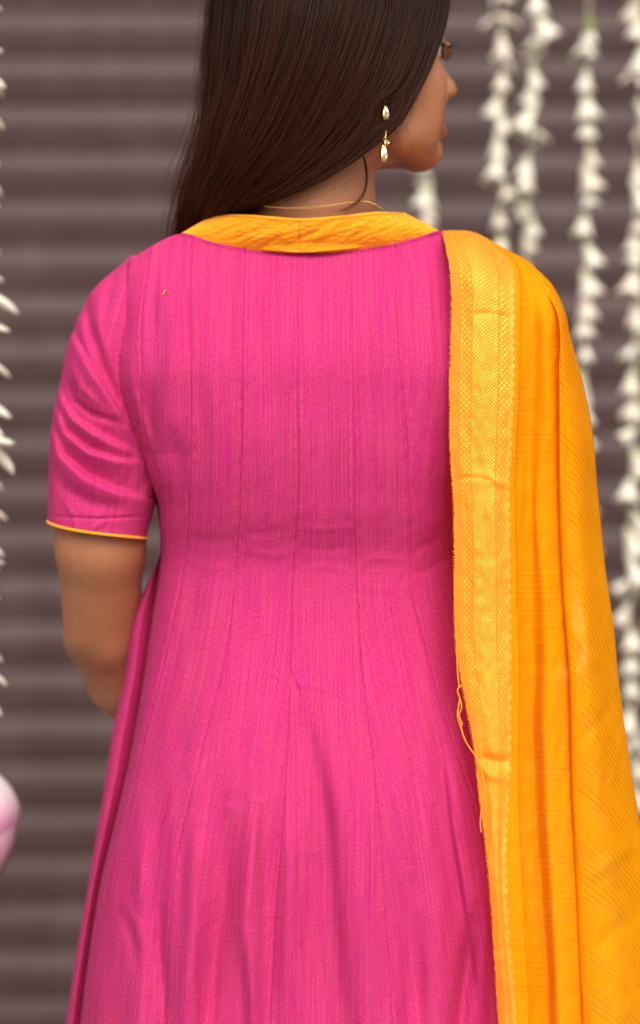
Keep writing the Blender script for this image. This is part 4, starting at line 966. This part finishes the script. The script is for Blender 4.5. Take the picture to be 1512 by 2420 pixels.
def garland(label, pts, Y, pitch, first_py, last_py, seed, scale=1.0, star=False, group='tuberose garlands hanging by the shutter', stemmed=False):
    r = random.Random(seed)
    key = np.array(pts, float)
    gx_ = lambda py: float(np.interp(py, key[:, 1], key[:, 0]))
    root = empty('flower_garland', W(gx_(first_py), first_py, Y)); tag(root, label, 'garland', group)
    ys = np.linspace(first_py - 700, last_py, 40); pth = W(np.array([gx_(q) for q in ys]), ys, Y)
    own_n(tubes('string', [tube_geo(pth, 0.0011, 6)], M['string']), root)
    py = first_py
    while py < last_py:
        sc = scale * (1.0 if star else 0.76) * r.uniform(0.78, 1.16); base = garland.mesh_star if star else garland.mesh_bell
        o = link('floret', base if not (not star and r.random() < 0.16) else garland.mesh_star, root); o.matrix_parent_inverse = Matrix.Translation(-root.location)
        p = W(gx_(py), py, Y); o.location = Vector(p) + Vector((r.uniform(-.004, .004), r.uniform(-.003, .003), 0))
        o.rotation_euler = (r.gauss(0, .26), r.gauss(0, .26), r.uniform(0, 6.28)); o.scale = (sc * r.uniform(.72, 1.15), sc * r.uniform(.72, 1.15), sc * r.uniform(.75, 1.35))
        if star: o.rotation_euler = (r.gauss(0, .3), r.gauss(0, .3), r.uniform(0, 6.28))
        py += pitch * (1.0 if star else 0.88) * r.uniform(0.72, 1.25)
    if stemmed:
        own_n(tubes('stem', [tube_geo(W([gx_(first_py)] * 4, [first_py - 12, first_py, first_py + 16, first_py + 30], Y), [0.0028, 0.0052, 0.0048, 0.003], 8)], M['green']), root)
    return root
def mk(v, f, uvv, name):
    o = mesh(name, v, f, M['floret'], None, uvv); me = o.data; bpy.data.objects.remove(o); return me
garland.mesh_bell = mk(BG.reshape(-1, 3), grid_faces(8, 24, True), BU.reshape(-1, 2), 'floret_bell'); garland.mesh_star = mk(vs_, fs_, us2, 'floret_open')
YG = 0.80
garland('cream flower garland partly hidden behind the chin and the collar', [(1000, -100), (1008, 420), (1002, 900)], YG + 0.05, 58, -60, 900, 11)
garland('cream flower garland hanging nearest to the face, left of a close pair', [(1190, -100), (1186, 250), (1180, 560), (1178, 1200)], YG, 62, -70, 1250, 12, 1.05)
garland('cream flower garland hanging close to the right of another, ending behind the shoulder', [(1272, -100), (1262, 150), (1250, 400), (1246, 640), (1240, 1200)], YG, 66, -80, 1250, 13, 1.02)
garland('cream flower garland topped by a green tip, hanging right of the close pair', [(1392, -100), (1390, 200), (1388, 400), (1382, 640), (1378, 960), (1375, 1500)], YG - 0.03, 68, 50, 1600, 14, 1.08, stemmed=True)
garland('cream flower garland at the right edge, running down past the shawl', [(1514, -100), (1512, 200), (1505, 500), (1497, 900), (1486, 1350), (1490, 1700), (1500, 2000)], YG - 0.05, 66, -60, 1850, 15, 1.08)
garland('cream flower garland with finger-like petals at the left edge above the lotus bud', [(-56, -100), (-56, 1830)], 0.28, 66, -80, 1770, 16, 1.18, True, 'tuberose garlands hanging by the shutter')

# lotus bud under the left garland
lt = empty('lotus_bud', W(-62, 1800, 0.28)); tag(lt, 'pink and cream lotus bud hanging under the left garland', 'flower')
def petal_mesh():
    n, m = 14, 9; G = np.zeros((n, m, 3)); U = np.zeros((n, m, 2))
    for i, v in enumerate(np.linspace(0, 1, n)):
        r = float(np.interp(v, [0, .05, .12, .25, .42, .6, .78, .9, 1.0], [.006, .014, .024, .036, .0435, .040, .027, .014, .002])); z = -0.142 * v
        half = 0.80 * (math.sin(math.pi * min(1, 0.16 + 0.84 * v)) ** 0.6) + 0.02
        for j, s in enumerate(np.linspace(-1, 1, m)):
            a = s * half; rr = r * (1 + 0.03 * (1 - s * s)); G[i, j] = (rr * math.cos(a), rr * math.sin(a), z); U[i, j] = (0.5 + 0.5 * s, v)
    return G, U
PG, PU = petal_mesh(); first = None
for k in range(11):
    if first is None: first = gmesh('petal', PG, M['lotus'], lt, PU); o = first
    else: o = first.copy(); C.objects.link(o); o.parent = lt
    ring = k // 5; o.rotation_euler = (0, 0.0, k * 2 * math.pi / 5 + ring * 0.6 + 0.2); sc = 1.06 - 0.07 * ring; o.scale = (sc, sc, (0.80 if ring == 0 else 1.0) + 0.02 * (k % 3))
    o.location = (0, 0, 0)
for k in range(5):
    o = first.copy(); C.objects.link(o); o.parent = lt; o.rotation_euler = (0, 0.06, k * 2 * math.pi / 5 + 0.75); o.scale = (1.0, 1.0, 0.80)

scene.cycles.use_denoising = True
try: scene.cycles.denoiser = 'OPENIMAGEDENOISE'
except Exception: pass
scene.cycles.max_bounces = 10; scene.cycles.transparent_max_bounces = 16
